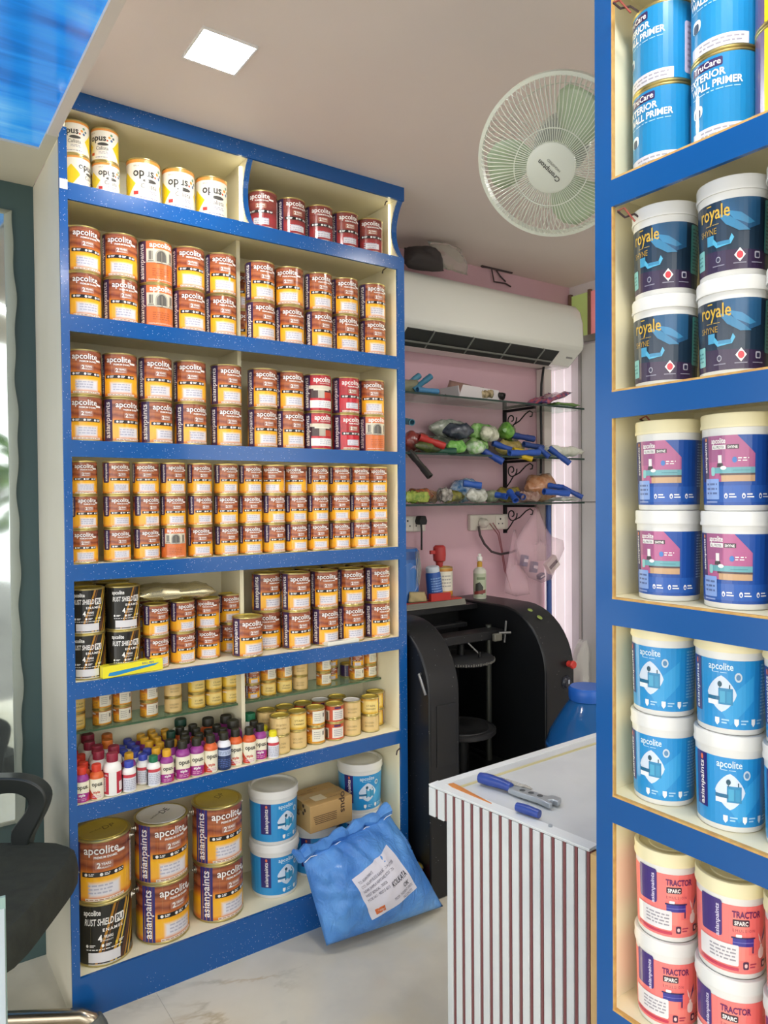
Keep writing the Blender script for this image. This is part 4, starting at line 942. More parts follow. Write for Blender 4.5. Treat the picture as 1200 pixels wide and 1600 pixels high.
# bottles of colorant on the sixth shelf, placed by where their caps are
BT = [(126, 1209, 'opus', 'red', 'm'), (143, 1200, 'orange', 'red', 'm'), (132, 1194, 'orange', 'red', 'm'), (127, 1188, 'orange', 'red', 'm'), (125, 1183, 'orange', 'red', 'm'), (124, 1178, 'orange', 'red', 'm'),
      (168.7, 1184, 'maroon', 'maroon', 'w'), (183, 1173, 'maroon', 'maroon', 'w'), (153, 1177, 'maroon', 'maroon', 'w'), (147, 1167, 'maroon', 'maroon', 'w'), (143, 1161, 'maroon', 'maroon', 'w'), (172, 1155, 'maroon', 'orange', 'w'), (164, 1147, 'maroon', 'orange', 'w'), (137, 1147, 'maroon', 'maroon', 'x'),
      (199, 1189, 'white', 'blue', 's'), (223, 1173, 'white', 'blue', 's'), (220, 1166, 'white', 'blue', 's'), (206, 1164, 'white', 'blue', 's'), (211, 1157, 'white', 'blue', 's'), (226, 1160, 'white', 'blue', 's'), (239, 1176, 'white', 'blue', 's'), (245, 1169, 'white', 'blue', 's'), (239, 1164, 'white', 'blue', 's'),
      (209, 1178, 'opus', 'yellow', 'm')]
BT += [(x, y, 'opus', 'yellow', 'm') for x, y in ((247, 1141), (241, 1148), (245, 1154), (260, 1145), (261, 1150), (266, 1140), (259, 1156), (278, 1151), (276, 1158), (265, 1167), (277, 1169), (284, 1162))]
BT += [(273, 1177, 'white', 'green', 's'), (294, 1162, 'opus', 'black', 't'), (317, 1159, 'opus', 'black', 't'), (337, 1154, 'opus', 'black', 't'), (358, 1151, 'navy', 'black', 't'), (382, 1149, 'orange', 'black', 't'), (392, 1143, 'opus', 'black', 't'), (382, 1137, 'opus', 'black', 't'), (370, 1144, 'orange', 'black', 't'), (339, 1147, 'opus', 'black', 't'), (352, 1141, 'opus', 'black', 't'), (318, 1152, 'orange', 'black', 't'), (296, 1155, 'opus', 'black', 't'), (305, 1149, 'opus', 'black', 't'), (327, 1143, 'orange', 'black', 't'), (341, 1137, 'opus', 'black', 't'), (313, 1140, 'orange', 'black', 't'), (303, 1135, 'orange', 'black', 't'), (295, 1130, 'opus', 'black', 't'),
       (354, 1117, 'purple', 'black', 'x'), (364, 1125, 'purple', 'black', 'x'), (329, 1121, 'orange', 'black', 'x'), (282, 1123, 'maroon', 'dgreen', 'x'), (284, 1145, 'opus', 'dgreen', 't'), (411, 1149, 'white', 'lemon', 's'), (399, 1139, 'white', 'lemon', 's'), (390, 1114, 'maroon', 'green', 'x')]
BD = {'s': (0.0185, 0.082), 'm': (0.0185, 0.092), 't': (0.0205, 0.107), 'w': (0.0235, 0.112), 'x': (0.028, 0.118)}
pts = []
for x, y, s, c, z in BT:
    r, H = BD[z]; p = atZ(x, y, SH[5] + H); pts.append([p.x, p.y, r])
tins = [(atY(433, 765, 2.062).x, 2.062, 0.0325), (1.032, 2.142, 0.0325), (0.975, 2.212, 0.0325)]
for it in range(400):
    for i in range(len(pts)):
        for j in range(i):
            dx, dy = pts[i][0] - pts[j][0], pts[i][1] - pts[j][1]; d = math.hypot(dx, dy) or 1e-6; g = pts[i][2] + pts[j][2] + 0.0006 - d
            if g > 0:
                ux, uy = dx / d, dy / d
                for k, sg, q in ((i, 1, j), (j, -1, i)):
                    f = 0.0 if (pts[k][2] > 0.027 and pts[q][2] < 0.027) else (1.0 if pts[q][2] > 0.027 and pts[k][2] < 0.027 else 0.5); pts[k][0] += ux * g * f * sg; pts[k][1] += uy * g * f * sg
        for tx, ty, tr in tins:
            dx, dy = pts[i][0] - tx, pts[i][1] - ty; d = math.hypot(dx, dy) or 1e-6; g = pts[i][2] + tr + 0.0006 - d
            if g > 0: pts[i][0] += dx / d * g; pts[i][1] += dy / d * g
        x, y, r = pts[i]
        if y > 2.10 - r and abs(x - 0.934) < r + 0.0065: pts[i][0] = 0.934 + (r + 0.007) * (1 if x > 0.934 else -1)
        pts[i][0] = max(XLI + r + 0.001, pts[i][0]); pts[i][1] = min(max(FY + 0.011 + r, pts[i][1]), BY - r - 0.001)
CN = {'red': 'red', 'maroon': 'maroon', 'orange': 'orange', 'blue': 'blue', 'yellow': 'amber', 'green': 'green', 'dgreen': 'dark green', 'black': 'black', 'lemon': 'lemon yellow'}
SN = {'opus': 'purple-shouldered', 'orange': 'orange-shouldered', 'navy': 'navy blue', 'maroon': 'white and red', 'white': 'white', 'purple': 'purple'}
by = {}
for i, b in enumerate(BT): by.setdefault((b[2], b[3], b[4]), []).append(i)
for key, ids in by.items():
    # ordinal by position: front to back, then left to right
    ids.sort(key=lambda i: (round(pts[i][1] / 0.035), pts[i][0]))
    rows = {}
    for i in ids: rows.setdefault(round(pts[i][1] / 0.035), []).append(i)
    for rk, (rr, li) in enumerate(sorted(rows.items())):
        for ck, i in enumerate(li):
            s, c, z = key; base = '%s %s-capped bottle' % (SN[s], CN[c]); big = 'large ' if z == 'x' else ''
            if len(ids) == 1: lb = big + base + ' on the sixth shelf'
            else: lb = '%s%s, %s from left in %s row of its kind' % (big, base, ORD[ck], ['front', 'second', 'third', 'fourth', 'fifth', 'sixth', 'seventh'][rk])
            place('colorant_bottle', bottle_meshes(*key), (pts[i][0], pts[i][1], SH[5] + 0.0005), random.uniform(-18, 20) if rk else random.uniform(-4, 10), lb, 'bottle', 'colorant bottles')
# bottom shelf: gallon tins and blue buckets
def big(style, x, y, layer, ph, lid, lb, seed=0): return place('paint_can', tin_meshes('gallon', style, lid, seed), (x, y, SH[6] + 0.0006 + layer * 0.1704), ph, lb, 'paint can', 'large cans on the bottom shelf')
g1 = atZ(163, 1517, SH[6]); 
big('rust', 0.5055, 2.088, 0, -4, 'gold', 'large black can with gold stripes at the bottom of the left stack, bottom shelf')
g_a = big('enamel', 0.505, 2.088, 1, -10, 'gold', 'large orange can with gold lid on top of the black can', 1)
big('enamel', 0.671, 2.090, 0, 22, 'gold', 'lower large orange can of the middle stack, under the white-lidded can', 2)
g_b = big('enamel', 0.670, 2.090, 1, 14, 'white', 'large orange can with written white lid, bottom shelf', 3)
big('enamel', 0.843, 2.096, 0, 26, 'gold', 'lower large orange can nearest the blue buckets, bottom shelf', 0)
g_c = big('enamel', 0.842, 2.096, 1, 16, 'gold', 'upper large orange can nearest the blue buckets, gold lid', 1)
def bk(style, size, loc, ph, lb, lidc='white', grp=None, seed=0): return place('paint_bucket', bucket_meshes(style, size, lidc, seed), loc, ph, lb, 'paint bucket', grp)
z7 = SH[6] + 0.0006; G7 = 'blue buckets on the bottom shelf'
bk('ace', 'four', (1.040, 2.112, z7), 24, 'lower blue bucket next to the orange cans, bottom shelf', 'white', G7)
bk('ace', 'four', (1.039, 2.112, z7 + 0.1684), 26, 'upper blue bucket next to the orange cans, bottom shelf', 'white', G7)
bk('ace', 'four', (1.207, 2.150, z7), 24, 'blue bucket under the brown carton, bottom shelf', 'white', G7)
bk('ace', 'four', (1.391, 2.142, z7), 22, 'lower blue bucket at the right end behind the sack', 'white', G7)
bk('ace', 'four', (1.390, 2.142, z7 + 0.1684), 14, 'upper blue bucket at the right end of the bottom shelf', 'white', G7)

# ------------------------------------------------------------------ goods on the near shelving
kinds = [('primer', 1, 'blue primer tin'), ('royale', 2, 'dark teal bucket'), ('protek', 3, 'blue bucket with pink room picture'), ('ace', 4, 'sky-blue bucket'), ('tractor', 5, 'coral pink bucket')]
bx = 0.998
for st, ri, nm in kinds:
    pxs = {'primer': (1038, 1133), 'royale': (1040, 1146), 'protek': (1045, 1153), 'ace': (1037, 1142), 'tractor': (1043, 1144)}[st]
    ys = [atX(p, 765, bx).y for p in pxs]
    ys[0] = min(ys[0], EY1 - 0.0275 - 0.05)
    d = 0.1 if st != 'primer' else 0.0935
    ys[1] = min(ys[1], ys[0] - d); ys.append(ys[1] - d); ys.append(ys[1] - 2 * d)
    for i, y in enumerate(ys):
        for L in (0, 1):
            w = ('lower', 'upper')[L]
            where = ('by the left post', 'second from the left post', 'third from the left post', 'fourth from the left post')[i]
            lb = '%s %s %s, near shelving' % (w, nm, where)
            if st == 'primer':
                if i >= 2:
                    place('paint_tin', tin_meshes('litre', 'yellow_primer', 'gold', 0), (bx, y, RS[ri] + 0.0006 + L * 0.1204), -2, '%s yellow and purple tin %s, near shelving' % (w, where), 'paint tin', 'primer tins on the near shelving')
                else:
                    place('paint_tin', tin_meshes('litre', 'primer', 'gold', i), (bx, y, RS[ri] + 0.0006 + L * 0.1204), ((-24, -38), (-12, -16))[i][L], lb, 'paint tin', 'primer tins on the near shelving')
            else:
                ph = {'royale': ((-22, -25), (-18, -20)), 'protek': ((-22, -19), (-18, -14)), 'ace': ((-30, -32), (-8, -22)), 'tractor': ((4, 10), (-4, 14))}[st][min(i, 1)][L]
                lid = 'cream' if (L and st in ('ace', 'tractor', 'protek')) else 'white'
                bk(st, 'one', (bx, y, RS[ri] + 0.0006 + L * 0.1344), ph, lb, lid, 'small buckets on the near shelving', L)

# ------------------------------------------------------------------ loose things on and before the far shelving
def puff(c00, c10, c11, c01, thick, n=(18, 14), normal=None, wr=0.0, seed=0, p=2.6, lump=0.0, fold=0.0):
    """a stuffed bag: four corners, swollen in the middle, creased; returns front-side sampler and mesh builder"""
    c00, c10, c11, c01 = map(Vector, (c00, c10, c11, c01)); nx, ny = n; rnd = random.Random(seed)
    N = (c10 - c00).cross(c01 - c00).normalized() if normal is None else Vector(normal).normalized()
    waves = [(rnd.uniform(4, 13), rnd.uniform(3, 12), rnd.uniform(0, 6.28)) for _ in range(7)]
    def P(u, v, side):
        q = c00 * (1 - u) * (1 - v) + c10 * u * (1 - v) + c11 * u * v + c01 * (1 - u) * v
        ea, eb = max(0.0, 1 - abs(2 * u - 1) ** p), max(0.0, 1 - abs(2 * v - 1) ** p)
        h = thick * 0.5 * (ea * eb) ** 0.55
        cr = sum(math.sin(u * a + v * b + s) for a, b, s in waves) / 7
        fine = sum(math.sin(u * a * 3.1 - v * b * 2.7 + s) for a, b, s in waves) / 7
        h *= 1 + lump * cr
        if fold: h += fold * (math.sin(u * 34 + 5 * v + 2 * cr * 3) * max(0.0, v - 0.42) ** 1.1 * 2.2 + 0.8 * math.sin(v * 19 - u * 11 + cr * 4) * (0.35 + 0.65 * abs(2 * u - 1)) * 0.6) * min(1, ea * eb * 5)
        return q + N * side * (h + wr * (cr + 0.6 * fine) * min(1, ea * eb * 6))
    mb = MB()
    for side in (1, -1):
        vs = [P(i / nx, j / ny, side) for j in range(ny + 1) for i in range(nx + 1)]
        fs = [(j * (nx + 1) + i, j * (nx + 1) + i + 1, (j + 1) * (nx + 1) + i + 1, (j + 1) * (nx + 1) + i) for j in range(ny) for i in range(nx)]
        if side < 0: fs = [f[::-1] for f in fs]
        mb.add(vs, fs)
    return mb, P, N
def weld(me, d=0.0004):
    bm = bmesh.new(); bm.from_mesh(me); bmesh.ops.remove_doubles(bm, verts=bm.verts, dist=d); bmesh.ops.recalc_face_normals(bm, faces=bm.faces); bm.to_mesh(me); bm.free(); me.polygons.foreach_set('use_smooth', [True] * len(me.polygons)); return me

# blue woven sack leaning against the bottom shelf
def sack_mat():
    m = mat('blue_woven_sack', (78, 134, 205), 0.42, coat=0.1); t = NT(m); v = t.coord('Object')
    t.base(t.ramp(t.noise(v, 9, 4), [(0.35, '3f7ac6'), (0.6, '5b98dc'), (0.8, '86b4e4')]))
    t.bump(t.noise(t.scaled(v, (1, 1, 0.6)), 26, 5, 0.6, 0.6), 0.9, 0.012); return m
M_SACK = sack_mat()
sk = thing('sack', 'stuffed blue woven sack with an address sheet leaning on the shelving', 'sack', (1.3, 1.88, 0))
o0 = Vector((1.3, 1.88, 0))
A, B, C_, D2 = Vector((1.085, 1.862, 0.03)), Vector((1.52, 1.845, 0.012)), Vector((1.380, 1.955, 0.322)), Vector((1.045, 1.935, 0.275))
mb, SP, SN_ = puff(A - o0, B - o0, C_ - o0, D2 - o0, 0.17, (48, 40), wr=0.006, seed=4, p=1.9, fold=0.008)
me = weld(mb.mesh('sack_body', M_SACK)); lowest = min(v.co.z for v in me.vertices)
for v in me.vertices:
    v.co.z = max(v.co.z, 0.001); lim = (1.9945 if v.co.x + 1.3 < 1.37 else max(1.895, 1.9945 - (v.co.x + 1.3 - 1.37) * 2.0)) - 1.88; v.co.y = min(v.co.y, lim)
obj('sack_body', me, sk)
# folded, stitched top hem with ears
hem = MB(); top = [SP(u / 16, 1.0, 1) for u in range(17)]
pts = [p + Vector((0, 0.002, 0.008 + 0.006 * math.sin(i * 1.3))) for i, p in enumerate(top)]
hem.tube(pts, [0.018 + 0.006 * math.sin(i * 2.1) for i in range(17)], 8)
part('hem', hem, sk, M_SACK); 
st_ = MB().tube([p + Vector((0, -0.019, -0.014 + 0.002 * (i % 2))) for i, p in enumerate(pts)], 0.0012, 5); part('stitching', st_, sk, mat('white_thread', (232, 236, 240), 0.6))
for k, (u, v) in enumerate(((0.0, 1.0),)):
    c = SP(u, v, 1); e = [Vector((-0.03, 0, 0.03)), Vector((0.028, 0, 0.004)), Vector((-0.024, -0.01, -0.012))][k]
    q = c + e; q.z = max(q.z, 0.012)
    part('corner_ear', MB().tube([c, (c + q) / 2 + Vector((0, 0, 0.003)), q], [0.017, 0.012, 0.007] if v else [0.012, 0.011, 0.008], 8), sk, M_SACK)
sh = MB(); nu, nv = 12, 10
def sheet(a, b):                             # a along the sheet, b up
    u = 0.34 + 0.46 * a - 0.06 * b; v = 0.16 + 0.15 * a + 0.48 * b
    return SP(u, v, 1) + SN_ * 0.002
vs = [sheet(i / nu, j / nv) for j in range(nv + 1) for i in range(nu + 1)]
sh.add(vs, [(j * (nu + 1) + i, j * (nu + 1) + i + 1, (j + 1) * (nu + 1) + i + 1, (j + 1) * (nu + 1) + i) for j in range(nv) for i in range(nu)])
so = part('address_sheet', sh, sk, mat('sheet_paper', (222, 220, 230), 0.3, coat=0.4), label='white address sheet under clear tape')
def sheet_text(t, a, b, w, h, m, bold=0.0, shear=0.0, rot=0.0):
    v, f, W = text2d(t, bold, shear); out = MB(); Wd = 0.2; Hd = 0.135
    out.add([sheet(a + (x * w / W), b + y * h) + SN_ * 0.0012 for x, y in v], f, m); return out
pen = ink('2a2a3a')
tx = MB()
for i, (t, w) in enumerate((('TO: ASIAN PAINTS', 0.34), ('C/O: ASLAM BLESS RAJA ROAD POTTER', 0.8), ('NEAR SHIMLA HEMTANE, KOLKATA', 0.72), ('WEST BENGAL - 700026', 0.46), ('MOB NO : 983015 6015', 0.46))):
    q = sheet_text(t, 0.06 + w / 2, 0.83 - i * 0.105, w, 0.085, ink('6a6878')); tx.add(q.v, q.f, ink('6a6878'))
q = sheet_text('KOLKATA', 0.76, 0.36, 0.38, 0.16, pen, 0.01, 0.2); tx.add(q.v, q.f, pen)
q = sheet_text('OK', 0.84, 0.2, 0.13, 0.13, pen, 0.01, 0.2); tx.add(q.v, q.f, pen)
q = sheet_text('FROM : PIGMENT UNITS', 0.72, 0.11, 0.46, 0.08, ink('6a6878')); tx.add(q.v, q.f, ink('6a6878'))
q = sheet_text('FALCONCITY', 0.78, 0.02, 0.24, 0.08, ink('6a6878')); tx.add(q.v, q.f, ink('6a6878'))
tx.add([sheet(0.10 + 0.17 * x, 0.06 + 0.13 * y) + SN_ * 0.001 for x, y in ((0, 0), (1, 0), (1, 1), (0, 1))], [(0, 1, 2, 3)], ink('d8703c'))
q = sheet_text('DELIVERY', 0.185, 0.10, 0.14, 0.06, W_); tx.add(q.v, q.f, W_)
part('lettering', tx, so, smooth=False)

# carton on the blue bucket
bz = z7 + 0.1684
ct = thing('carton', 'brown cardboard carton with printed text resting on the blue bucket', 'box', (1.214, 2.118, bz), R(2))
M_CARD = stain('cardboard', (196, 160, 104), (182, 146, 92), 6, 0.7)
hx, hy, hz = 0.082, 0.072, 0.088
part('box_body', Bx((-hx, -hy, 0.0005), (hx, hy, hz), M_CARD), ct, smooth=False, bevel=0.002)
part('tape', Bx((-hx - 0.0004, -0.02, hz - 0.03), (hx + 0.0004, 0.02, hz + 0.0006), mat('brown_tape', (176, 140, 84), 0.25, coat=0.3)), ct, smooth=False)
pt = MB(); br = ink('4a3626', 0.6)
flat_text(pt, 'opus', (0.036, -hy, 0.075), (0, 0, -1), (1, 0, 0), h=0.032, w=0.07, m=br, bold=0.02)
for i in range(5): pt.box((-hx + 0.012 + 0.002 * i, -hy - 0.0006, 0.05 - i * 0.006), (0.02, -hy - 0.0002, 0.052 - i * 0.006), br)
flat_text(pt, 'opus', (-hx, 0.02, 0.04), (0, -1, 0), (0, 0, 1), h=0.04, w=0.05, m=br, bold=0.02)
for i, (x, y) in enumerate(((-0.05, 0.03), (0.0, 0.045), (0.03, -0.045))): flat_text(pt, ('HANDLE WITH CARE', 'KEEP DRY', 'THIS SIDE UP')[i], (x, y, hz), (1, 0, 0), (0, 1, 0), h=0.009, m=br)
for i in range(3): pt.lathe([(0, 0), (0.006, 0), (0.006, 0.0004), (0, 0.0004)], 12, br, Matrix.Translation((-hx - 0.0004, -0.03 - 0.01 * (i % 2), 0.055 + 0.012 * i)) @ Matrix.Rotation(R(-90), 4, 'Y'))
part('printing', pt, ct, smooth=False)
part('sticker', Bx((-0.045, -0.045, hz + 0.0006), (0.0, -0.005, hz + 0.0012), mat('sticker_cream', (226, 210, 176), 0.5)), ct, smooth=False)

# yellow box of brushes lying at the front of the fifth shelf
yb = thing('yellow_box', 'flat yellow cardboard box with a blue pen picture, fifth shelf', 'box', (0.575, 2.0095, SH[4] + 0.0012), R(6))
M_YB = mat('yellow_card', (238, 226, 48), 0.35, coat=0.3)
yx = atZ(165, 1050, SH[4] + 0.02), atZ(242, 1045, SH[4])
part('box_body', Bx((-0.083, -0.001, 0), (0.083, 0.030, 0.032), M_YB), yb, smooth=False, bevel=0.001)
pt = MB(); pt.add([(-0.07, -0.0014, 0.006), (-0.05, -0.0014, 0.004), (0.06, -0.0014, 0.016), (0.072, -0.0014, 0.021), (0.055, -0.0014, 0.021), (-0.066, -0.0014, 0.014)], [(0, 1, 2, 3, 4, 5)], ink('2c8cc4'))
pt.box((-0.06, 0.008, 0.0322), (-0.04, 0.024, 0.0326), ink('6a6440')); pt.box((-0.01, 0.008, 0.0322), (0.014, 0.024, 0.0326), ink('8a8440')); pt.box((0.045, 0.0, 0.0322), (0.052, 0.030, 0.0326), ink('6a3a50'))
flat_text(pt, 'BALL PEN', (0.04, -0.0012, 0.023), (1, 0, 0), (0, 0, 1), h=0.008, m=ink('3a5a9a'))
part('printing', pt, yb, smooth=False)
# silver foil packet on the small orange tins
fz = SH[4] + 0.0006 + 2 * 0.0904
mb, fp, fn = puff((0.60, 2.035, fz + 0.026), (0.83, 2.045, fz + 0.022), (0.84, 2.15, fz + 0.03), (0.60, 2.14, fz + 0.034), 0.04, (22, 12), normal=(0, -0.1, 1), wr=0.0035, seed=9, p=4, lump=0.25)
me = weld(mb.mesh('foil', mat('gold_foil', (206, 196, 158), 0.22, metal=0.75)))
lo = min(v.co.z for v in me.vertices)
for v in me.vertices: v.co.z = max(v.co.z - (lo - fz - 0.0008), fz + 0.001)
tag(obj('foil_packet', me), 'crumpled shiny foil packet lying on top of small orange tins', 'packet')
# white calculator-like device on the fifth shelf
cx = atZ(527, 1001, SH[4] + 0.01)
dv = thing('calculator', 'white flat electronic device lying in front of the orange tins', 'device', (1.245, 2.018, SH[4] + 0.0006), R(3))
part('case', Bx((-0.062, -0.012, 0), (0.062, 0.016, 0.013), mat('device_white', (226, 224, 208), 0.4)), dv, smooth=False, bevel=0.003)
part('screen', Bx((-0.05, -0.006, 0.0125), (0.0, 0.010, 0.0135), mat('device_grey', (150, 150, 146), 0.3)), dv, smooth=False)
for i in range(6): part('button', Bx((0.008 + 0.008 * i, -0.004, 0.0125), (0.013 + 0.008 * i, 0.004, 0.0142), M_WHITE), dv, smooth=False)
# red tin on the floor behind the sack
rc_ = place('paint_tin', tin_meshes('litre', 'scarlet', 'gold', 0), (1.4605, 1.9475, 0.0006), 30, 'red tin standing on the floor behind the blue sack', 'paint tin')
# marker scrawl on the lids of the large cans
for t_, w1, w2, c in ((g_a, 'DP', 'sandesh', '8a7030'), (g_b, 'DE', 'sundarbon', '3a3a44'), (g_c, 'DP', '', '8a7030')):
    mb = MB(); zz = 0.170 - 0.0022 * 1.2 + 0.0002
    flat_text(mb, w1, (0.02, 0.012, zz), (0.75, 0.66, 0), (-0.66, 0.75, 0), h=0.03, m=ink(c, 0.6), shear=0.2)
    if w2: flat_text(mb, w2, (-0.015, -0.004, zz), (0.75, 0.66, 0), (-0.66, 0.75, 0), h=0.011, m=ink(c, 0.6), shear=0.2)
    part('marker_writing', mb, t_, smooth=False)

# ------------------------------------------------------------------ air conditioner on the pink wall
M_AC = mat('ac_white', (232, 234, 226), 0.22, coat=0.5)
ax0, ax1, ay = 1.70, 2.78, PINK_Y - 0.001
ac = thing('air_conditioner', 'white split air conditioner mounted high on the pink wall', 'air conditioner', (ax0, ay, 1.98))
prof = [(0, 0.0), (-0.10, 0.0), (-0.165, 0.055), (-0.19, 0.075), (-0.195, 0.10), (-0.19, 0.20), (-0.175, 0.255), (-0.15, 0.285), (-0.11, 0.298), (0, 0.30)]
part('casing', MB().prism(prof, 0, ax1 - ax0, 'x', M_AC), ac, smooth=True, bevel=0.012)
slot = MB().prism([(-0.105, -0.002), (-0.171, 0.054), (-0.165, 0.060), (-0.10, 0.004)], 0.05, ax1 - ax0 - 0.15, 'x', mat('ac_slot', (44, 46, 44), 0.5)); part('air_outlet', slot, ac, smooth=False)
for k, (y, z) in enumerate(((-0.136, 0.018),)):
    part('louvre', MB().prism([(y - 0.002, z - 0.006), (y + 0.004, z - 0.010), (y + 0.006, z - 0.007), (y, z - 0.003)], 0.055, ax1 - ax0 - 0.16, 'x', mat('ac_louvre', (132, 134, 128), 0.4)), ac, smooth=False)
for i in range(4):
    x = 0.18 + i * 0.215; part('fin', MB().prism([(-0.176, 0.05), (-0.11, -0.004), (-0.108, 0.0), (-0.17, 0.06)], x, x + 0.004, 'x', mat('ac_louvre', (132, 134, 128), 0.4)), ac, smooth=False)
part('badge', Bx((ax1 - ax0 - 0.075, -0.150, 0.034), (ax1 - ax0 - 0.035, -0.146, 0.042), mat('badge_grey', (150, 150, 146), 0.4)), ac, smooth=False)
# bundle on top of it
mb, _, _ = puff((1.74, 2.31, 2.285), (1.93, 2.31, 2.285), (1.91, 2.34, 2.36), (1.75, 2.34, 2.355), 0.10, (14, 12), wr=0.006, seed=2, lump=0.3)
me = weld(mb.mesh('bag', mat('dark_cloth', (52, 46, 46), 0.6)))
for v in me.vertices: v.co.z = max(v.co.z, 2.2815)
tag(obj('dark_bag', me), 'dark crumpled bag stuffed on top of the air conditioner', 'bag')
M_CLEAR = mat('clear_plastic', (222, 220, 212), 0.12, trans=0.75, ior=1.12)
mb, _, _ = puff((1.90, 2.30, 2.30), (2.05, 2.30, 2.285), (2.03, 2.33, 2.40), (1.86, 2.33, 2.40), 0.07, (14, 12), wr=0.007, seed=12, lump=0.4)
me = weld(mb.mesh('bag', M_CLEAR))
for v in me.vertices: v.co.z = max(min(v.co.z, CEIL - 0.004), 2.2815)
tag(obj('clear_plastic_bag', me), 'clear plastic bag beside the dark bag on the air conditioner', 'bag')
for k, pts in enumerate((((753, 417), (768, 419), (772, 440), (790, 443), (798, 448)), ((774, 420), (782, 432), (790, 440)))):
    tag(obj('loose_wire', MB().tube([atY(x, y, PINK_Y - 0.012) for x, y in pts], 0.0035, 6).mesh('wire', M_WIRE)), ('dark wire looping out of the ceiling crack above the air conditioner', 'short dark wire beside the loop above the air conditioner')[k], 'wire')
tag(obj('conduit_bar', MB().tube([atY(752, 415, PINK_Y - 0.02), atY(800, 426, PINK_Y - 0.02)], 0.006, 6).mesh('bar', M_WIRE)), 'thin dark metal bar fixed where the pink wall meets the ceiling', 'bar')

# ------------------------------------------------------------------ glass shelves with their scroll brackets
GS = [1.777, 1.540, 1.335]; GY = 2.285
M_IRON = mat('black_iron', (26, 24, 26), 0.45, metal=0.4)
def bracket(x, z, label):
    t = thing('shelf_bracket', label, 'bracket', (x, PINK_Y, z), 0, 'scroll brackets under the glass shelves')
    part('wall_bar', Bx((-0.009, -0.010, -0.135), (0.009, -0.0005, 0.0), M_IRON), t, smooth=False)
    part('arm', Bx((-0.006, -0.195, -0.013), (0.006, -0.010, -0.0015), M_IRON), t, smooth=False)
    c = []
    for k in range(22): a = R(-90 + k * 22); rr = 0.008 + 0.0012 * k; c.append((0, -0.05 - rr * math.cos(a), -0.048 + rr * math.sin(a)))
    part('scroll', MB().tube(c, 0.003, 6, M_IRON), t)
    c = [(0, -0.015, -0.125), (0, -0.04, -0.10), (0, -0.06, -0.075), (0, -0.10, -0.06), (0, -0.14, -0.03), (0, -0.165, -0.02), (0, -0.182, -0.03), (0, -0.178, -0.045), (0, -0.166, -0.046)]
    part('scroll', MB().tube(c, 0.003, 6, M_IRON), t)
for i, z in enumerate(GS):
    nm = ('top', 'middle', 'lowest')[i]
    g = thing('glass_shelf', '%s glass wall shelf under the air conditioner' % nm, 'shelf', (0, 0, z), 0, 'glass wall shelves')
    part('glass_pane', Bx((1.56, GY + 0.002, -0.008), (2.765, PINK_Y - 0.001, 0), M_GLASS), g, smooth=False)
    part('glass_edge', Bx((1.56, GY, -0.008), (2.765, GY + 0.002, 0), mat('glass_edge_dark', (40, 60, 54), 0.2)), g, smooth=False)
    bracket(2.44, z - 0.0085, '%s black scroll bracket, right-hand side' % nm); bracket(1.66, z - 0.0085, '%s black scroll bracket, left-hand side behind the shelving' % nm)

TUBE_N = [0]
def handle(a, b, r, c, label, Ya, Yb):
    """a roller sleeve: hollow plastic tube from pixel a to pixel b at depths Ya, Yb"""
    p, q = atY(a[0], a[1], Ya), atY(b[0], b[1], Yb); ax = (q - p); L = ax.length
    rot = ax.to_track_quat('Z', 'Y').to_matrix().to_4x4(); mtx = Matrix.Translation(p) @ rot
    m = mat('tube_' + c, c, 0.4)
    prof = [(r * 0.8, 0), (r, 0), (r, L * 0.3), (r * 0.88, L * 0.36), (r * 0.88, L * 0.62), (r, L * 0.66), (r, L), (r * 0.78, L), (r * 0.74, L * 0.8), (r * 0.72, 0.0), (r * 0.8, 0)]
    o = obj('roller_tube', MB().lathe(prof, 14, m, mtx).mesh('roller_tube')); tag(o, label, 'tube', 'plastic tubes on the glass shelves'); return o
def packet(px, Y, z, w, d, h, c, label, seed, cat='packet', tilt=0.0, c2=None, clear=False, rz=0.0, zo=0.0):
    """a soft plastic packet lying on a shelf"""
    x = atY(px, 765, Y).x
    if h >= 0.045:                                              # wrapped roller: a crimped cylinder
        rr = h / 2; mb = MB(); rnd = random.Random(seed); n, k = 18, 16; vs = []
        for i in range(k + 1):
            t = i / k; e = min(1.0, 0.25 + 3.2 * min(t, 1 - t)) ; x_ = -w / 2 + w * t
            for j_ in range(n):
                a = 2 * math.pi * j_ / n; q = rr * e * (1 + 0.10 * math.sin(3 * a + 9 * t + seed) + 0.06 * rnd.uniform(-1, 1)); vs.append((x_, q * math.cos(a) * 1.0, rr + q * math.sin(a) * (0.95 + 0.1 * e)))
        mb.add(vs, [(i * n + j_, i * n + (j_ + 1) % n, (i + 1) * n + (j_ + 1) % n, (i + 1) * n + j_) for i in range(k) for j_ in range(n)] + [tuple(range(n)), tuple(k * n + j_ for j_ in range(n))])
    else: mb, _, _ = puff((-w / 2, -d / 2, h / 2), (w / 2, -d / 2, h / 2 + tilt), (w / 2, d / 2, h / 2 + tilt), (-w / 2, d / 2, h / 2), h, (20, 12), normal=(0, 0, 1), wr=h * 0.12, seed=seed, p=6, lump=0.2, fold=h * 0.25)
    if c2: m = stain('pack_%s_%s' % (c, c2), c, c2, 44, 0.2, 0.8, lo=0.36, hi=0.62, bscale=120, coat=0.6)
    else: m = mat('pack_' + c, c, 0.25, coat=0.4)
    me = weld(mb.mesh('packet', m)); lo = min(v.co.z for v in me.vertices)
    for v in me.vertices: v.co.z -= lo
    o = obj('packet', me, None, (x, Y, z + 0.0008 + zo), rz); return tag(o, label, cat, 'packets on the glass shelves')
z1, z2, z3 = GS
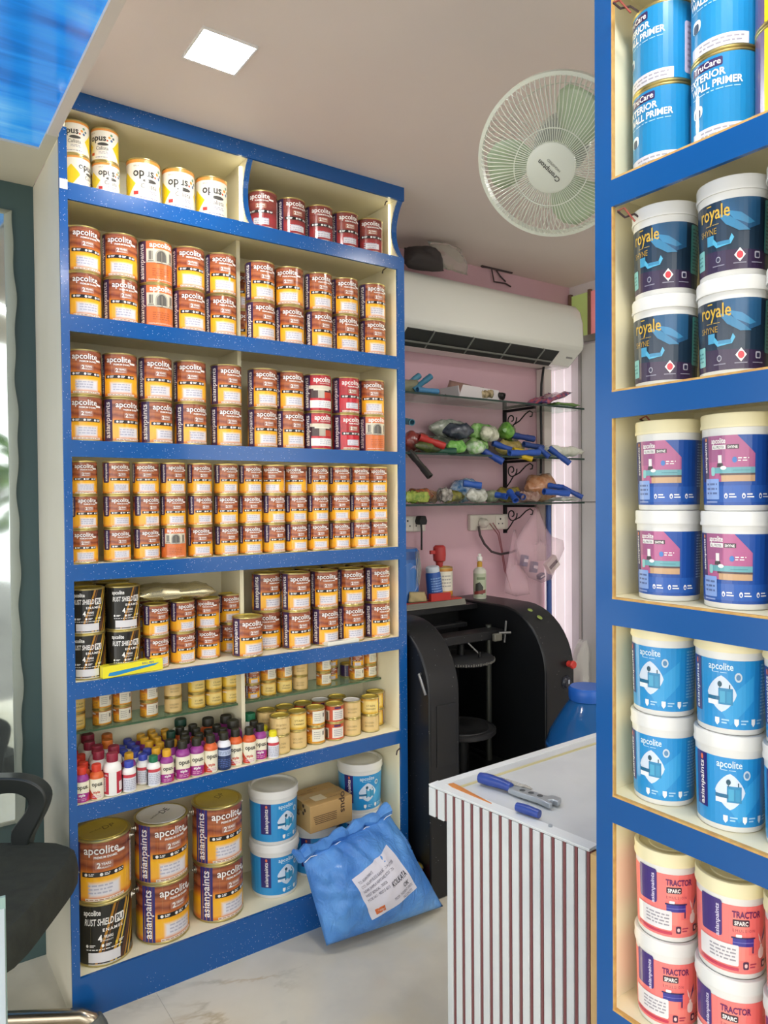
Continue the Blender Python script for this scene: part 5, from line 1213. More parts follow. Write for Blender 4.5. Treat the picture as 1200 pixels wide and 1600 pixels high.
# top shelf
handle((645, 610), (673, 588), 0.013, '3a7c9c', 'teal tube pointing up, rightmost on the top glass shelf bundle', 2.36, 2.36)
handle((632, 604), (655, 587), 0.013, '4a8aa4', 'teal tube pointing up next to the shelving post, top glass shelf', 2.38, 2.38)
handle((652, 609), (684, 612), 0.012, '4a84b0', 'pale blue tube lying on the top glass shelf', 2.31, 2.31)
packet(636, 2.38, z1, 0.16, 0.10, 0.058, '8c8a70', 'olive grey cloth packet by the post, top glass shelf', 1)
wb = thing('paper_box', 'open white paper box tray on the top glass shelf', 'box', (2.135, 2.39, z1 + 0.0006), R(4))
part('tray', MB().prism([(-0.12, 0), (0.115, 0), (0.12, 0.05), (0.117, 0.05), (0.112, 0.004), (-0.115, 0.004), (-0.125, 0.05), (-0.128, 0.05)], -0.06, 0.05, 'y', mat('white_card', (214, 208, 210), 0.5)), wb, smooth=False)
part('front_flap', MB().prism([(-0.128, 0.0), (0.12, 0.0), (0.12, 0.05), (-0.1, 0.056)], -0.063, -0.06, 'y', mat('white_card', (214, 208, 210), 0.5)), wb, smooth=False)
mb, _, _ = puff((-0.1, 0, 0.01), (0.09, 0, 0.01), (0.06, 0.01, 0.08), (-0.06, 0.01, 0.09), 0.05, (12, 10), wr=0.006, seed=5, lump=0.4)
me = weld(mb.mesh('crumpled_paper', mat('kraft_dark', (150, 118, 108), 0.7))); lo = min(v.co.z for v in me.vertices)
for v in me.vertices: v.co.z += 0.006 - lo
tag(obj('crumpled_paper', me, None, (2.10, 2.40, z1 + 0.001)), 'crumpled brown paper sticking out of the white box tray', 'paper')
packet(757, 2.35, z1, 0.12, 0.07, 0.052, 'c4b088', 'gold and white wrapped packet right of the white tray', 6, c2='6a5a3a')
handle((772, 616), (788, 620), 0.016, '2a2624', 'black tube end beside the gold packet, top glass shelf', 2.36, 2.32)
packet(858, 2.36, z1, 0.20, 0.13, 0.026, 'c45a66', 'flat red and white packet at the right end, top glass shelf', 7, tilt=0.06, c2='3a3a72', rz=R(6))
packet(880, 2.33, z1, 0.16, 0.08, 0.016, '6a8a4a', 'flat green packet under the red one, top glass shelf', 8)
# middle shelf
packet(650, 2.390, z2, 0.149, 0.082, 0.082, '8a3030', 'dark red packet by the post, middle glass shelf', 70, c2='a85048', rz=0.30, zo=0.000)
packet(672, 2.445, z2, 0.207, 0.077, 0.077, '50584a', 'dark grey wrapped roller at the back left, middle glass shelf', 71, c2='767e6c', rz=-0.12, zo=0.000)
packet(738, 2.445, z2, 0.218, 0.077, 0.077, '7c8274', 'grey wrapped roller at the back, under the long clear one', 72, c2='a0a498', rz=0.08, zo=0.000)
packet(803, 2.430, z2, 0.172, 0.077, 0.077, '5a8a34', 'green wrapped roller at the back right, middle glass shelf', 73, c2='8ab460', rz=0.50, zo=0.000)
packet(690, 2.375, z2, 0.172, 0.066, 0.066, '3a3e36', 'black wrapped roller in the middle row, middle glass shelf', 74, c2='62665c', rz=-0.25, zo=0.000)
packet(745, 2.375, z2, 0.161, 0.066, 0.066, '5a9434', 'green wrapped roller in the middle row, middle glass shelf', 75, c2='9cc07c', rz=0.20, zo=0.000)
packet(796, 2.365, z2, 0.149, 0.066, 0.066, '8c7a3c', 'mustard wrapper under the blue tubes, middle glass shelf', 76, c2='a89458', rz=-0.20, zo=0.000)
packet(672, 2.312, z2, 0.149, 0.046, 0.046, '5a6a2c', 'olive packet under the red tube, middle glass shelf', 77, c2='3a4424', rz=0.00, zo=0.000)
packet(714, 2.312, z2, 0.115, 0.051, 0.051, '4a9a2a', 'shiny green packet at the front edge, middle glass shelf', 78, c2='8cc868', rz=0.15, zo=0.000)
packet(744, 2.312, z2, 0.092, 0.051, 0.051, '7ab45c', 'green and white packet next to the hanging blue tube', 79, c2='d0dcc8', rz=-0.25, zo=0.000)
packet(705, 2.420, z2, 0.241, 0.074, 0.074, '8c9486', 'long clear wrapped roller on top of the pile, middle glass shelf', 80, c2='b4b8ac', rz=0.05, zo=0.073)
packet(752, 2.405, z2, 0.149, 0.069, 0.069, '58a02e', 'bright green crinkled packet on top of the pile', 81, c2='a8d488', rz=-0.20, zo=0.070)
packet(792, 2.400, z2, 0.161, 0.074, 0.074, '4f8a2c', 'dark green packet at the right end on top of the pile', 82, c2='78b048', rz=0.70, zo=0.073)
packet(716, 2.365, z2, 0.138, 0.063, 0.063, '2c3040', 'navy packet on top of the pile, middle glass shelf', 83, c2='4a505c', rz=-0.45, zo=0.065)
packet(765, 2.360, z2, 0.127, 0.061, 0.061, 'b4b89a', 'pale wrapper on top of the green packets', 84, c2='dcdcc8', rz=0.30, zo=0.062)
packet(868, 2.37, z2, 0.25, 0.15, 0.044, 'd4d6c6', 'stack of white polythene bags at the right end, middle glass shelf', 20, c2='e6e6da')
handle((655, 683), (694, 697), 0.015, 'b8302c', 'red tube lying on the middle glass shelf', 2.31, 2.28)
handle((680, 705), (713, 705), 0.014, '2e5a48', 'dark green open tube at the front of the middle glass shelf', 2.32, 2.27)
handle((752, 703), (786, 722), 0.015, '2a4a9c', 'blue tube hanging over the edge left of the yellow tube', 2.33, 2.26)
handle((770, 692), (806, 706), 0.014, '2c50a4', 'blue tube lying left under the long blue tube', 2.37, 2.33)
handle((796, 708), (842, 707), 0.014, '3058b0', 'long blue tube along the front edge, middle glass shelf', 2.29, 2.28)
handle((800, 680), (834, 686), 0.015, '2a3f80', 'dark blue tube at back, middle glass shelf', 2.37, 2.35)
handle((818, 694), (848, 700), 0.014, '28407c', 'dark blue tube end beside the white bags', 2.33, 2.31)
handle((842, 700), (858, 714), 0.013, '2a4c9a', 'short blue tube hanging beside the white bags', 2.30, 2.26)
handle((858, 700), (890, 724), 0.014, '2b4f9e', 'blue tube hanging in front of the white bags', 2.30, 2.25)
handle((802, 702), (840, 709), 0.009, 'd8b820', 'thin yellow tube behind the long blue tube', 2.31, 2.30)
handle((812, 712), (832, 718), 0.012, 'c8a81c', 'short yellow tube poking below the shelf edge', 2.30, 2.26)
handle((640, 706), (672, 745), 0.014, '33302c', 'black tube hanging down by the shelving post', 2.30, 2.22)
handle((634, 658), (644, 660), 0.013, '4a94a8', 'teal tube end by the shelving post, middle glass shelf', 2.36, 2.30)
packet(768, 2.40, z3, 0.10, 0.08, 0.05, '7c8468', 'sage green packet behind the clear one, lowest glass shelf', 67, c2='a8ac90')
packet(670, 2.42, z3, 0.12, 0.08, 0.05, '84624a', 'rust brown packet at the back left, lowest glass shelf', 68, c2='b08c6c')
# lowest shelf
packet(655, 2.33, z3, 0.14, 0.08, 0.056, 'b4643c', 'orange packet at the left, lowest glass shelf', 21, c2='6a4a34')
packet(650, 2.30, z3, 0.12, 0.03, 0.037, '6a8a2c', 'lime green packet at the left front, lowest glass shelf', 22, c2='a8b44a')
packet(728, 2.42, z3, 0.17, 0.10, 0.094, '3f7cb8', 'blue and white wrapped roller packet, lowest glass shelf', 23, c2='c4d4e4')
packet(705, 2.34, z3, 0.14, 0.07, 0.050, '8c8838', 'olive yellow packet, lowest glass shelf', 24, c2='5a5a30')
packet(695, 2.30, z3, 0.06, 0.04, 0.044, '5c5850', 'small crinkled dark packet at the front, lowest glass shelf', 25, c2='b0aca4')
packet(745, 2.31, z3, 0.12, 0.05, 0.056, '9a9c8c', 'clear crinkled packet in the middle of the lowest glass shelf', 26, c2='d0d2c8')
packet(795, 2.41, z3, 0.18, 0.10, 0.062, 'a08c34', 'long mustard packet at back, lowest glass shelf', 27, c2='6a6030')
packet(845, 2.40, z3, 0.19, 0.12, 0.119, 'b4764e', 'brown wrapped roller packet at the right, lowest glass shelf', 28, c2='cc9a78')
packet(825, 2.31, z3, 0.13, 0.05, 0.037, '7a5448', 'flat maroon packet under the brown one, lowest glass shelf', 29, c2='a08478')
packet(880, 2.34, z3, 0.14, 0.11, 0.018, 'cfd0ca', 'flat clear bag at the right end, lowest glass shelf', 30)
handle((724, 755), (752, 759), 0.015, '2c5cb4', 'bright blue tube leaning on the blue and white packet', 2.33, 2.29)
handle((775, 773), (792, 776), 0.014, '284fa6', 'blue tube end at the middle front, lowest glass shelf', 2.32, 2.27)
handle((796, 768), (806, 782), 0.015, '2a52aa', 'blue tube hanging over the front, lowest glass shelf', 2.31, 2.26)
handle((808, 772), (818, 777), 0.014, '24448e', 'dark blue tube end next to the hanging one', 2.33, 2.28)
handle((854, 758), (880, 762), 0.014, '2a52aa', 'blue tube at back right, lowest glass shelf', 2.35, 2.32)
handle((850, 768), (888, 771), 0.015, '2c58b4', 'blue tube at front right, lowest glass shelf', 2.30, 2.28)
handle((880, 762), (910, 777), 0.012, '2a4c9c', 'blue tube hanging past the right end, lowest glass shelf', 2.31, 2.25)

# ------------------------------------------------------------------ sockets, plugs, hanging bags on the pink wall
M_SOCK = mat('socket_plate', (216, 206, 196), 0.35)
def board(px0, py0, px1, py1, label, pins):
    a, b = atY(px0, py1, PINK_Y), atY(px1, py0, PINK_Y); t = thing('socket_board', label, 'socket', ((a.x + b.x) / 2, PINK_Y - 0.0005, (a.z + b.z) / 2), 0, 'wall socket boards')
    w, h = (b.x - a.x) / 2, (b.z - a.z) / 2
    part('plate', Bx((-w, -0.022, -h), (w, 0, h), M_SOCK), t, smooth=False, bevel=0.004)
    for cx in pins:
        m = part('socket', Bx((cx * w - 0.028, -0.0245, -0.028), (cx * w + 0.028, -0.022, 0.028), mat('socket_white', (226, 218, 208), 0.35)), t, smooth=False, bevel=0.002)
        for dx, dz, r in ((0, 0.014, 0.004), (-0.012, -0.008, 0.003), (0.012, -0.008, 0.003)): part('pin_hole', Bx((cx * w + dx - r, -0.0252, dz - r), (cx * w + dx + r, -0.0244, dz + r), M_BLACK), m, smooth=False)
    return t
board(730, 803, 789, 829, 'cream socket board with a white plug below the glass shelves', (0.55,))
board(612, 806, 660, 832, 'cream socket board with a black plug, near the shelving', (-0.2, 0.5))
pc = atY(747, 817, PINK_Y)
pl = thing('plug', 'white plug with thick dark cable in the socket board', 'plug', (pc.x, PINK_Y - 0.0232, pc.z))
part('plug_body', MB().lathe([(0, 0), (0.02, 0), (0.024, 0.006), (0.022, 0.022), (0.012, 0.032), (0, 0.033)], 14, M_SOCK, Matrix.Rotation(R(90), 4, 'X')), pl)
cp = [atY(x, y, Y) - Vector((pc.x, PINK_Y - 0.0232, pc.z)) for x, y, Y in ((748, 822, 2.455), (750, 836, 2.45), (757, 850, 2.45), (768, 862, 2.45), (782, 866, 2.45), (798, 863, 2.46), (806, 860, 2.47))]
part('cable', MB().tube(cp, 0.0055, 8, mat('cable_dark', (70, 58, 60), 0.5)), pl)
pc = atY(649, 815, PINK_Y)
pl = thing('plug', 'black three-pin plug in the socket near the shelving', 'plug', (pc.x, PINK_Y - 0.0232, pc.z))
part('plug_body', MB().prism([(-0.018, -0.012), (0.018, -0.012), (0.022, 0.004), (0.014, 0.026), (-0.014, 0.026), (-0.022, 0.004)], -0.034, 0, 'y', M_BLACK), pl, bevel=0.004)
part('cable', MB().tube([(0, -0.018, -0.012), (0, -0.02, -0.04), (0.002, -0.016, -0.12)], 0.004, 8, M_BLACK), pl)
for k, pts in enumerate((((765, 818), (778, 835), (783, 858), (788, 890), (798, 920)), ((770, 817), (780, 832), (785, 860), (791, 895), (797, 918)))):
    tag(obj('thin_wire', MB().tube([atY(x, y, 2.452 + 0.004 * k) for x, y in pts], 0.0022, 6).mesh('wire', mat('wire_maroon', (140, 70, 76), 0.5))), ('left of the two thin maroon wires hanging from the socket', 'right of the two thin maroon wires hanging from the socket')[k], 'wire')
M_PBAG = mat('pink_plastic', (244, 206, 218), 0.22, alpha=0.3, spec=0.8)
def hang_bag(outline, Y, th, label, seed, ear=None):
    """thin carrier bag: pixel outline, swollen between its edges"""
    cx = sum(p[0] for p in outline) / len(outline); cy = sum(p[1] for p in outline) / len(outline); mb = MB(); rnd = random.Random(seed)
    rings = (1.0, 0.82, 0.6, 0.34, 0.0); n = len(outline)
    for sd in (-1, 1):
        vs = []
        for k, s in enumerate(rings):
            for i, (x, y) in enumerate(outline):
                b = th * (1 - s * s) * (0.8 + 0.4 * rnd.random()) * min(1.0, max(0.15, (y - outline[0][1]) / 45.0))
                vs.append(atY(cx + (x - cx) * s, cy + (y - cy) * s, Y) + Vector((0, sd * b, 0)))
        fs = [(k * n + i, k * n + (i + 1) % n, (k + 1) * n + (i + 1) % n, (k + 1) * n + i) for k in range(len(rings) - 1) for i in range(n)]
        mb.add(vs, fs if sd < 0 else [f[::-1] for f in fs])
    o = obj('plastic_bag', weld(mb.mesh('plastic_bag', M_PBAG), 0.0008)); tag(o, label, 'bag', 'pink carrier bags'); return o
hang_bag([(836, 792), (842, 793), (852, 822), (862, 838), (880, 844), (882, 858), (872, 880), (862, 905), (846, 911), (826, 902), (808, 880), (803, 850), (815, 828), (828, 808)], 2.36, 0.045, 'pink translucent carrier bag with small boxes hanging from the bracket', 1)
hang_bag([(802, 828), (806, 828), (808, 850), (816, 880), (824, 905), (828, 928), (806, 932), (788, 926), (790, 895), (796, 860)], 2.40, 0.025, 'smaller pink carrier bag hanging lower beside the larger one', 2)
for k, (px, py, w, h, c, nm) in enumerate(((862, 882, 0.075, 0.06, 'd8ccc8', 'pale carton with dark label inside the pink bag'), (819, 876, 0.03, 0.05, '3a4a74', 'blue and white small box inside the pink bag, left'), (834, 886, 0.032, 0.05, '34446c', 'blue and white small box inside the pink bag, middle'), (845, 900, 0.035, 0.022, '2c3a68', 'dark blue small box at the bottom of the pink bag'))):
    p = atY(px, py, 2.365); b = thing('small_box', nm, 'box', p, 0, 'boxes in the pink bag'); b.rotation_euler = (0, R((-35, 12, 10, -20)[k]), 0)
    part('box_body', Bx((-w / 2, -0.012, -h / 2), (w / 2, 0.012, h / 2), mat('carton_' + c, c, 0.5)), b, smooth=False, bevel=0.002)
    part('box_label', Bx((-w * 0.4, -0.0132, -h * 0.12), (w * 0.4, -0.012, h * 0.16), mat('carton_dark', (56, 48, 52), 0.5) if k == 0 else mat('carton_pale', (214, 206, 214), 0.5)), b, smooth=False)

# ------------------------------------------------------------------ black paint shaker machine
def black_speck():
    return speckle('black_enamel_splashed', (20, 21, 23), (120, 120, 118), 90, 0.13, 0.16, 0.38)
M_MACH = black_speck(); M_MIN = mat('machine_inner', (13, 14, 15), 0.5); M_MSIDE = stain('machine_side', (36, 36, 37), (30, 30, 31), 3, 0.45)
MX = [1.512, 1.645, 2.075, 2.235]; MY0, MY1, MT = 1.90, 2.455, 0.925
mc = thing('paint_shaker', 'big black paint shaker machine with rounded cheeks', 'machine', (1.87, 2.18, 0))
def arc(y0=MY0, zt=MT, r=0.24):
    p = [(y0, 0.0)] + [(y0 + r - r * math.cos(R(a)) * 1.0, zt - r + r * math.sin(R(a))) for a in range(0, 91, 9)]
    return p + [(MY1, zt), (MY1, 0.0)]
def mpart(n, mb, m=None, bevel=0.0, smooth=True, label=None):
    mb.v = [(x - 1.87, y - 2.18, z) for x, y, z in mb.v]; return part(n, mb, mc, m, smooth, label, bevel)
mpart('left_cheek', MB().prism(arc(), MX[0], MX[1], 'x', M_MACH), bevel=0.006)
mpart('right_cheek', MB().prism(arc(), MX[2], MX[3], 'x', M_MACH), bevel=0.006)
mpart('back_panel', MB().box((MX[1], 2.40, 0.05), (MX[2], MY1, 0.90), M_MIN))
mpart('base', MB().box((MX[1], MY0 + 0.03, 0.0), (MX[2], 2.40, 0.30), M_MIN))
mpart('top_cover', MB().box((MX[1], 2.28, 0.895), (MX[2], MY1, 0.915), M_MACH))
tc = atY(748, 1138, 2.13); zt_ = tc.z
tb = mpart('turntable', MB().lathe([(0, 0), (0.13, 0), (0.135, 0.004), (0.135, 0.018), (0.128, 0.022), (0.124, 0.018), (0.11, 0.018), (0.106, 0.022), (0.1, 0.018), (0.03, 0.016), (0, 0.02)], 36, mat('turntable_grey', (42, 42, 43), 0.45), Matrix.Translation((1.86, 2.14, zt_))))
mpart('spindle', MB().lathe([(0.03, 0), (0.03, zt_ - 0.30), (0, zt_ - 0.30)], 18, M_MIN, Matrix.Translation((1.86, 2.14, 0.30))))
zu = atY(740, 1030, 2.13).z
mpart('clamp_plate', MB().lathe([(0, 0), (0.125, 0), (0.13, 0.004), (0.13, 0.014), (0.12, 0.02), (0.02, 0.024), (0, 0.024)], 36, mat('turntable_grey', (42, 42, 43), 0.45), Matrix.Translation((1.86, 2.14, zu))))
rim = MB()
for i in range(40):
    a = R(180 + i * 4.2); x, y = 1.86 + 0.131 * math.sin(a - math.pi) * 1, 2.14 - 0.131 * abs(math.cos(a - math.pi / 2 * 0))
    g = R(-84 + i * 4.3); rim.obox((1.86 + 0.1315 * math.sin(g), 2.14 - 0.1315 * math.cos(g), zu + 0.009), (0.004, 0.002, 0.006 if i % 3 else 0.010), Matrix.Rotation(g, 3, 'Z'))
mpart('grip_teeth', rim, mat('worn_white', (120, 118, 112), 0.6), smooth=False)
mpart('beam', MB().box((MX[1] + 0.01, 2.09, zu + 0.075), (MX[2] - 0.03, 2.17, zu + 0.11), M_MACH), bevel=0.004)
mpart('beam', MB().box((MX[1] + 0.03, 2.24, zu + 0.105), (MX[2] - 0.09, 2.28, zu + 0.125), M_MACH), bevel=0.004)
mpart('screw_rod', MB().tube([(1.86, 2.14, zu + 0.02), (1.86, 2.14, zu + 0.075)], 0.014, 12, M_MIN))
for sx in (-1, 1):
    mpart('column', MB().tube([(1.86 + sx * 0.165, 2.16, 0.30), (1.86 + sx * 0.165, 2.16, zu + 0.12)], 0.012, 12, mat('column_grey', (84, 86, 80), 0.35, metal=0.6)))
mpart('t_handle', MB().tube([(2.035, 2.08, zu + 0.06), (2.04, 2.075, zu + 0.145)], 0.004, 8, mat('handle_steel', (120, 120, 118), 0.4, metal=0.6)).tube([(2.005, 2.08, zu + 0.10), (2.05, 2.06, zu + 0.10)], 0.0055, 8, mat('handle_steel', (120, 120, 118), 0.4, metal=0.6)))
mpart('lever_rod', MB().tube([(1.85, 2.10, zu + 0.085), (1.885, 2.06, zu + 0.035)], 0.0035, 8, mat('handle_steel', (120, 120, 118), 0.4, metal=0.6)).tube([(1.885, 2.06, zu + 0.045), (1.885, 2.06, zu + 0.025)], 0.006, 8, M_MIN))
mpart('clamp_block', MB().box((1.975, 2.07, zu + 0.07), (2.015, 2.088, zu + 0.10), mat('putty_grey', (104, 102, 92), 0.6)), bevel=0.004)
c = [(1.955 + 0.05 * math.cos(R(a)), 2.36, 0.60 + 0.06 * math.sin(R(a))) for a in range(10, 200, 14)]
mpart('dust_brush', MB().tube(c, 0.016, 8, stain('fluff_grey', (92, 84, 86), (70, 64, 66), 60, 0.9, 0.6)))
mpart('guide_arm', MB().tube([(1.70, 2.30, 0.60), (1.715, 2.26, 0.64), (1.705, 2.22, 0.70)], 0.010, 8, mat('column_grey', (84, 86, 80), 0.35, metal=0.6)))
bp = atY(888, 1037, MY0)
mpart('emergency_button', MB().lathe([(0, 0.03), (0.013, 0.03), (0.016, 0.024), (0.014, 0.016), (0.012, 0.014), (0.012, 0.0)], 20, mat('button_red', (196, 56, 48), 0.35), Matrix.Translation((bp.x, MY0, bp.z)) @ Matrix.Rotation(R(90), 4, 'X')), label='red push button')
bp = atY(885, 1066, MY0)
mpart('dial', MB().lathe([(0, 0.012), (0.018, 0.012), (0.022, 0.008), (0.024, 0.003), (0.028, 0.003), (0.028, 0)], 24, mat('dial_dark', (40, 42, 50), 0.25), Matrix.Translation((bp.x, MY0, bp.z)) @ Matrix.Rotation(R(90), 4, 'X')))
mpart('dial_mark', MB().box((bp.x - 0.002, MY0 - 0.0135, bp.z - 0.004), (bp.x + 0.004, MY0 - 0.012, bp.z + 0.012), mat('mark_pale', (180, 184, 196), 0.4)))
for k, (px, py) in enumerate(((870, 948), (853, 942))):
    q = atX(px, py, 2.15); mpart('paint_blob', MB().lathe([(0, 0.003), (0.009, 0.002), (0.012, 0)], 10, mat('blob_green', (132, 148, 72), 0.5), Matrix.Translation((2.15, MY0 + 0.10 + 0.05 * k, MT - 0.04 + 0.022 * k)) @ Matrix.Rotation(R(35), 4, 'X')))
bpx = atX(648, 1003, MX[0]); 
mpart('latch', MB().tube([(MX[0], 1.945, 0.765), (MX[0] - 0.012, 1.94, 0.765), (MX[0] - 0.014, 1.925, 0.745), (MX[0] - 0.004, 1.915, 0.70)], 0.005, 8, mat('latch_steel', (150, 152, 154), 0.35, metal=0.8)), label='bent steel latch')
mpart('cover_plate', MB().box((MX[0] + 0.03, MY0 - 0.002, 0.45), (MX[1] - 0.02, MY0, 0.66), mat('plate_black', (26, 27, 29), 0.3)), smooth=False)

# things on top of the machine
tz = 0.9155
bk_ = thing('red_folder', 'red folder on a pile of pale boards on top of the machine', 'folder', (1.781, 2.36, tz))
for i in range(3): part('board', Bx((-0.13 + 0.004 * i, -0.075 - 0.004 * i, 0.001 + i * 0.009), (0.235 - 0.006 * i, 0.075, 0.009 + i * 0.009), mat('board_grey', (150, 148, 136), 0.6)), bk_, smooth=False)
part('cover', Bx((-0.125, -0.09, 0.029), (0.20, 0.072, 0.034), mat('folder_red', (190, 62, 54), 0.4)), bk_, smooth=False)
TZ = tz + 0.0345
dr = thing('drum_pack', 'round blue drum wrapped in clear film on top of the machine', 'drum', (1.72, 2.355, TZ))
part('drum_shell', MB().lathe([(0, 0), (0.075, 0), (0.082, 0.006), (0.082, 0.20), (0.075, 0.21), (0, 0.212)], 32, stain('drum_blue', (40, 92, 158), (54, 112, 180), 6, 0.25, coat=0.4)), dr)
w = Wrap(0.21, 0.0822); w.poly([(-0.3, 0.2), (0.1, 0.15), (0.3, 0.5), (0.0, 0.75), (-0.2, 0.7)], ink('3a72b8'), 1); w.disc(0.1, 0.45, 0.16, 0.24, ink('9aa0c8'), 2); w.disc(0.06, 0.43, 0.15, 0.22, ink('3a72b8'), 3); w.patch(-0.5, 0.5, 0.8, 0.95, ink('264a86'), 2)
obj('label_print', w.finish('label_print'), dr)
mb = MB()
for i in range(8):
    a = R(20 + i * 10); mb.tube([(0.083 * math.sin(a), -0.083 * math.cos(a), 0.06), (0.089 * math.sin(a + 0.05), -0.089 * math.cos(a + 0.05), 0.12 + 0.01 * (i % 3)), (0.083 * math.sin(a), -0.083 * math.cos(a), 0.20)], [0.001, 0.004, 0.001], 6, M_CLEAR)
part('film_creases', mb, dr)
p = atY(690, 922, 2.31)
bb = thing('spray_tin', 'blue tin with white cap tilted beside the drum', 'tin', (1.866, 2.30, TZ)); bb.rotation_euler = (0, R(-7), 0)
part('tin_body', MB().lathe([(0, 0.002), (0.030, 0.002), (0.033, 0.005), (0.031, 0.105), (0.026, 0.112)], 24, mat('tin_blue', (44, 86, 160), 0.3)), bb)
part('cap', MB().lathe([(0.026, 0.11), (0.028, 0.112), (0.028, 0.130), (0.024, 0.134), (0, 0.134)], 24, mat('cap_pale', (206, 214, 222), 0.4)), bb)
w = Wrap(0.11, 0.0322); w.lines(-0.3, 0.4, 0.2, 0.85, 7, ink('8ab0e0'), 2, 5); obj('label_print', w.finish('label_print'), bb)
rb_ = tag(obj('red_box', Bx((1.80, 2.245, TZ + 0.0005), (1.90, 2.262, TZ + 0.03)).mesh('red_box', mat('box_red', (186, 50, 44), 0.45), False)), 'small red plastic block in front of the blue tin', 'block')
place('small_paint_tin', tin_meshes('litre', 'amber', 'gold', 0), (1.958, 2.37, TZ), 0, 'brown and yellow tin behind the blue tin on the machine', 'paint tin')
rn = thing('red_nozzle', 'red plastic nozzle cap standing on the brown tin', 'nozzle', (1.945, 2.37, TZ + 0.1206))
part('body', MB().lathe([(0, 0.0), (0.014, 0.0), (0.016, 0.02), (0.026, 0.026), (0.028, 0.05), (0.026, 0.082), (0.018, 0.09), (0, 0.09)], 18, mat('nozzle_red', (178, 56, 54), 0.4)), rn)
part('trigger', Bx((-0.05, -0.006, 0.055), (-0.02, 0.006, 0.07), mat('nozzle_red', (178, 56, 54), 0.4)), rn, smooth=False, bevel=0.002)
p = atY(774, 922, 2.33)
sp = thing('pump_bottle', 'pale pump bottle with green label standing on the machine', 'bottle', (2.135, 2.33, MT + 0.0006), cam_turn(2.135, 2.33))
part('bottle_body', MB().lathe([(0, 0.0), (0.026, 0.0), (0.028, 0.004), (0.028, 0.118), (0.022, 0.128), (0.011, 0.134), (0.011, 0.14)], 24, mat('bottle_pale', (206, 206, 190), 0.35)), sp)
part('collar', MB().lathe([(0.011, 0.136), (0.0115, 0.138), (0.0115, 0.156), (0.006, 0.16)], 18, mat('collar_gold', (196, 150, 50), 0.35)), sp)
part('pump_head', MB().lathe([(0.006, 0.16), (0.012, 0.163), (0.012, 0.178), (0.007, 0.182), (0.007, 0.192), (0, 0.193)], 18, M_WHITE), sp)
w = Wrap(0.13, 0.0282); w.rrect(-0.28, 0.28, 0.06, 0.84, 0.05, ink('b4bca0'), 1); w.poly([(-0.16, 0.2), (0.1, 0.15), (0.12, 0.4), (0.0, 0.56), (-0.14, 0.5)], ink('3a3c36'), 2); w.rrect(-0.1, 0.2, 0.64, 0.72, 0.02, ink('7a8a68'), 2); w.poly([(-0.2, 0.14), (0.22, 0.2), (0.22, 0.32), (-0.2, 0.24)], ink('8a3a34'), 3)
obj('label_print', w.finish('label_print'), sp)
mb, _, _ = puff((1.70, 2.262, TZ + 0.012), (1.79, 2.255, TZ + 0.012), (1.785, 2.268, TZ + 0.05), (1.71, 2.27, TZ + 0.055), 0.02, (10, 8), wr=0.004, seed=31, lump=0.4)
me = weld(mb.mesh('cloth', mat('cloth_tan', (178, 160, 116), 0.7))); lo = min(v.co.z for v in me.vertices)
for v in me.vertices: v.co.z += TZ + 0.001 - lo
tag(obj('cloth_scrap', me), 'crumpled tan cloth scrap in front of the blue drum', 'cloth')

# blue water jug behind the counter, white bag and red bar next to it
jug = thing('water_jug', 'translucent blue water jug with blue cap behind the counter', 'jug', (2.02, 1.66, 0))
M_JUG = mat('jug_blue', (36, 104, 172), 0.12, coat=0.6, trans=0.35, ior=1.2)
jt = atY(905, 1075, 1.66).z
part('jug_body', MB().lathe([(0, 0.002), (0.13, 0.002), (0.138, 0.012), (0.138, jt - 0.19), (0.128, jt - 0.16), (0.10, jt - 0.11), (0.066, jt - 0.055), (0.056, jt - 0.045), (0.056, jt - 0.03)], 40, M_JUG), jug)
part('cap', MB().lathe([(0.05, jt - 0.045), (0.062, jt - 0.045), (0.064, jt - 0.03), (0.064, jt - 0.008), (0.058, jt), (0, jt)], 32, mat('jug_cap', (34, 96, 186), 0.35)), jug)
part('ring', MB().lathe([(0.138, jt - 0.215), (0.142, jt - 0.21), (0.142, jt - 0.20), (0.138, jt - 0.195)], 40, M_JUG), jug)
mb, _, _ = puff((2.50, 2.0, 0.50), (2.62, 2.0, 0.50), (2.58, 2.03, 0.74), (2.53, 2.03, 0.74), 0.09, (12, 12), wr=0.006, seed=41, lump=0.3)
mb2 = MB(); q = atY(908, 1040, 2.2)
q = Vector((2.80, 2.36, 0.53)); me = weld(mb.mesh('bag', mat('white_polythene', (226, 224, 220), 0.35, trans=0.3, ior=1.1)))
for v in me.vertices: v.co = Vector((2.818 + (v.co.y - 2.015) * 0.9, 2.36 + (v.co.x - 2.56), v.co.z - 0.08))
tag(obj('white_bag', me), 'white polythene bag hanging on the grey door beyond the machine', 'bag')
p0, p1 = atY(934, 895, 0.80), atY(934, 1124, 0.80)
rbm = MB().box((p0.x - 0.006, 0.753, p1.z), (p0.x + 0.012, 0.765, p0.z))
tag(obj('red_strip', rbm.mesh('red_strip', mat('strip_red', (176, 42, 50), 0.4), False)), 'narrow red strip fixed to the end of the near shelving', 'strip')

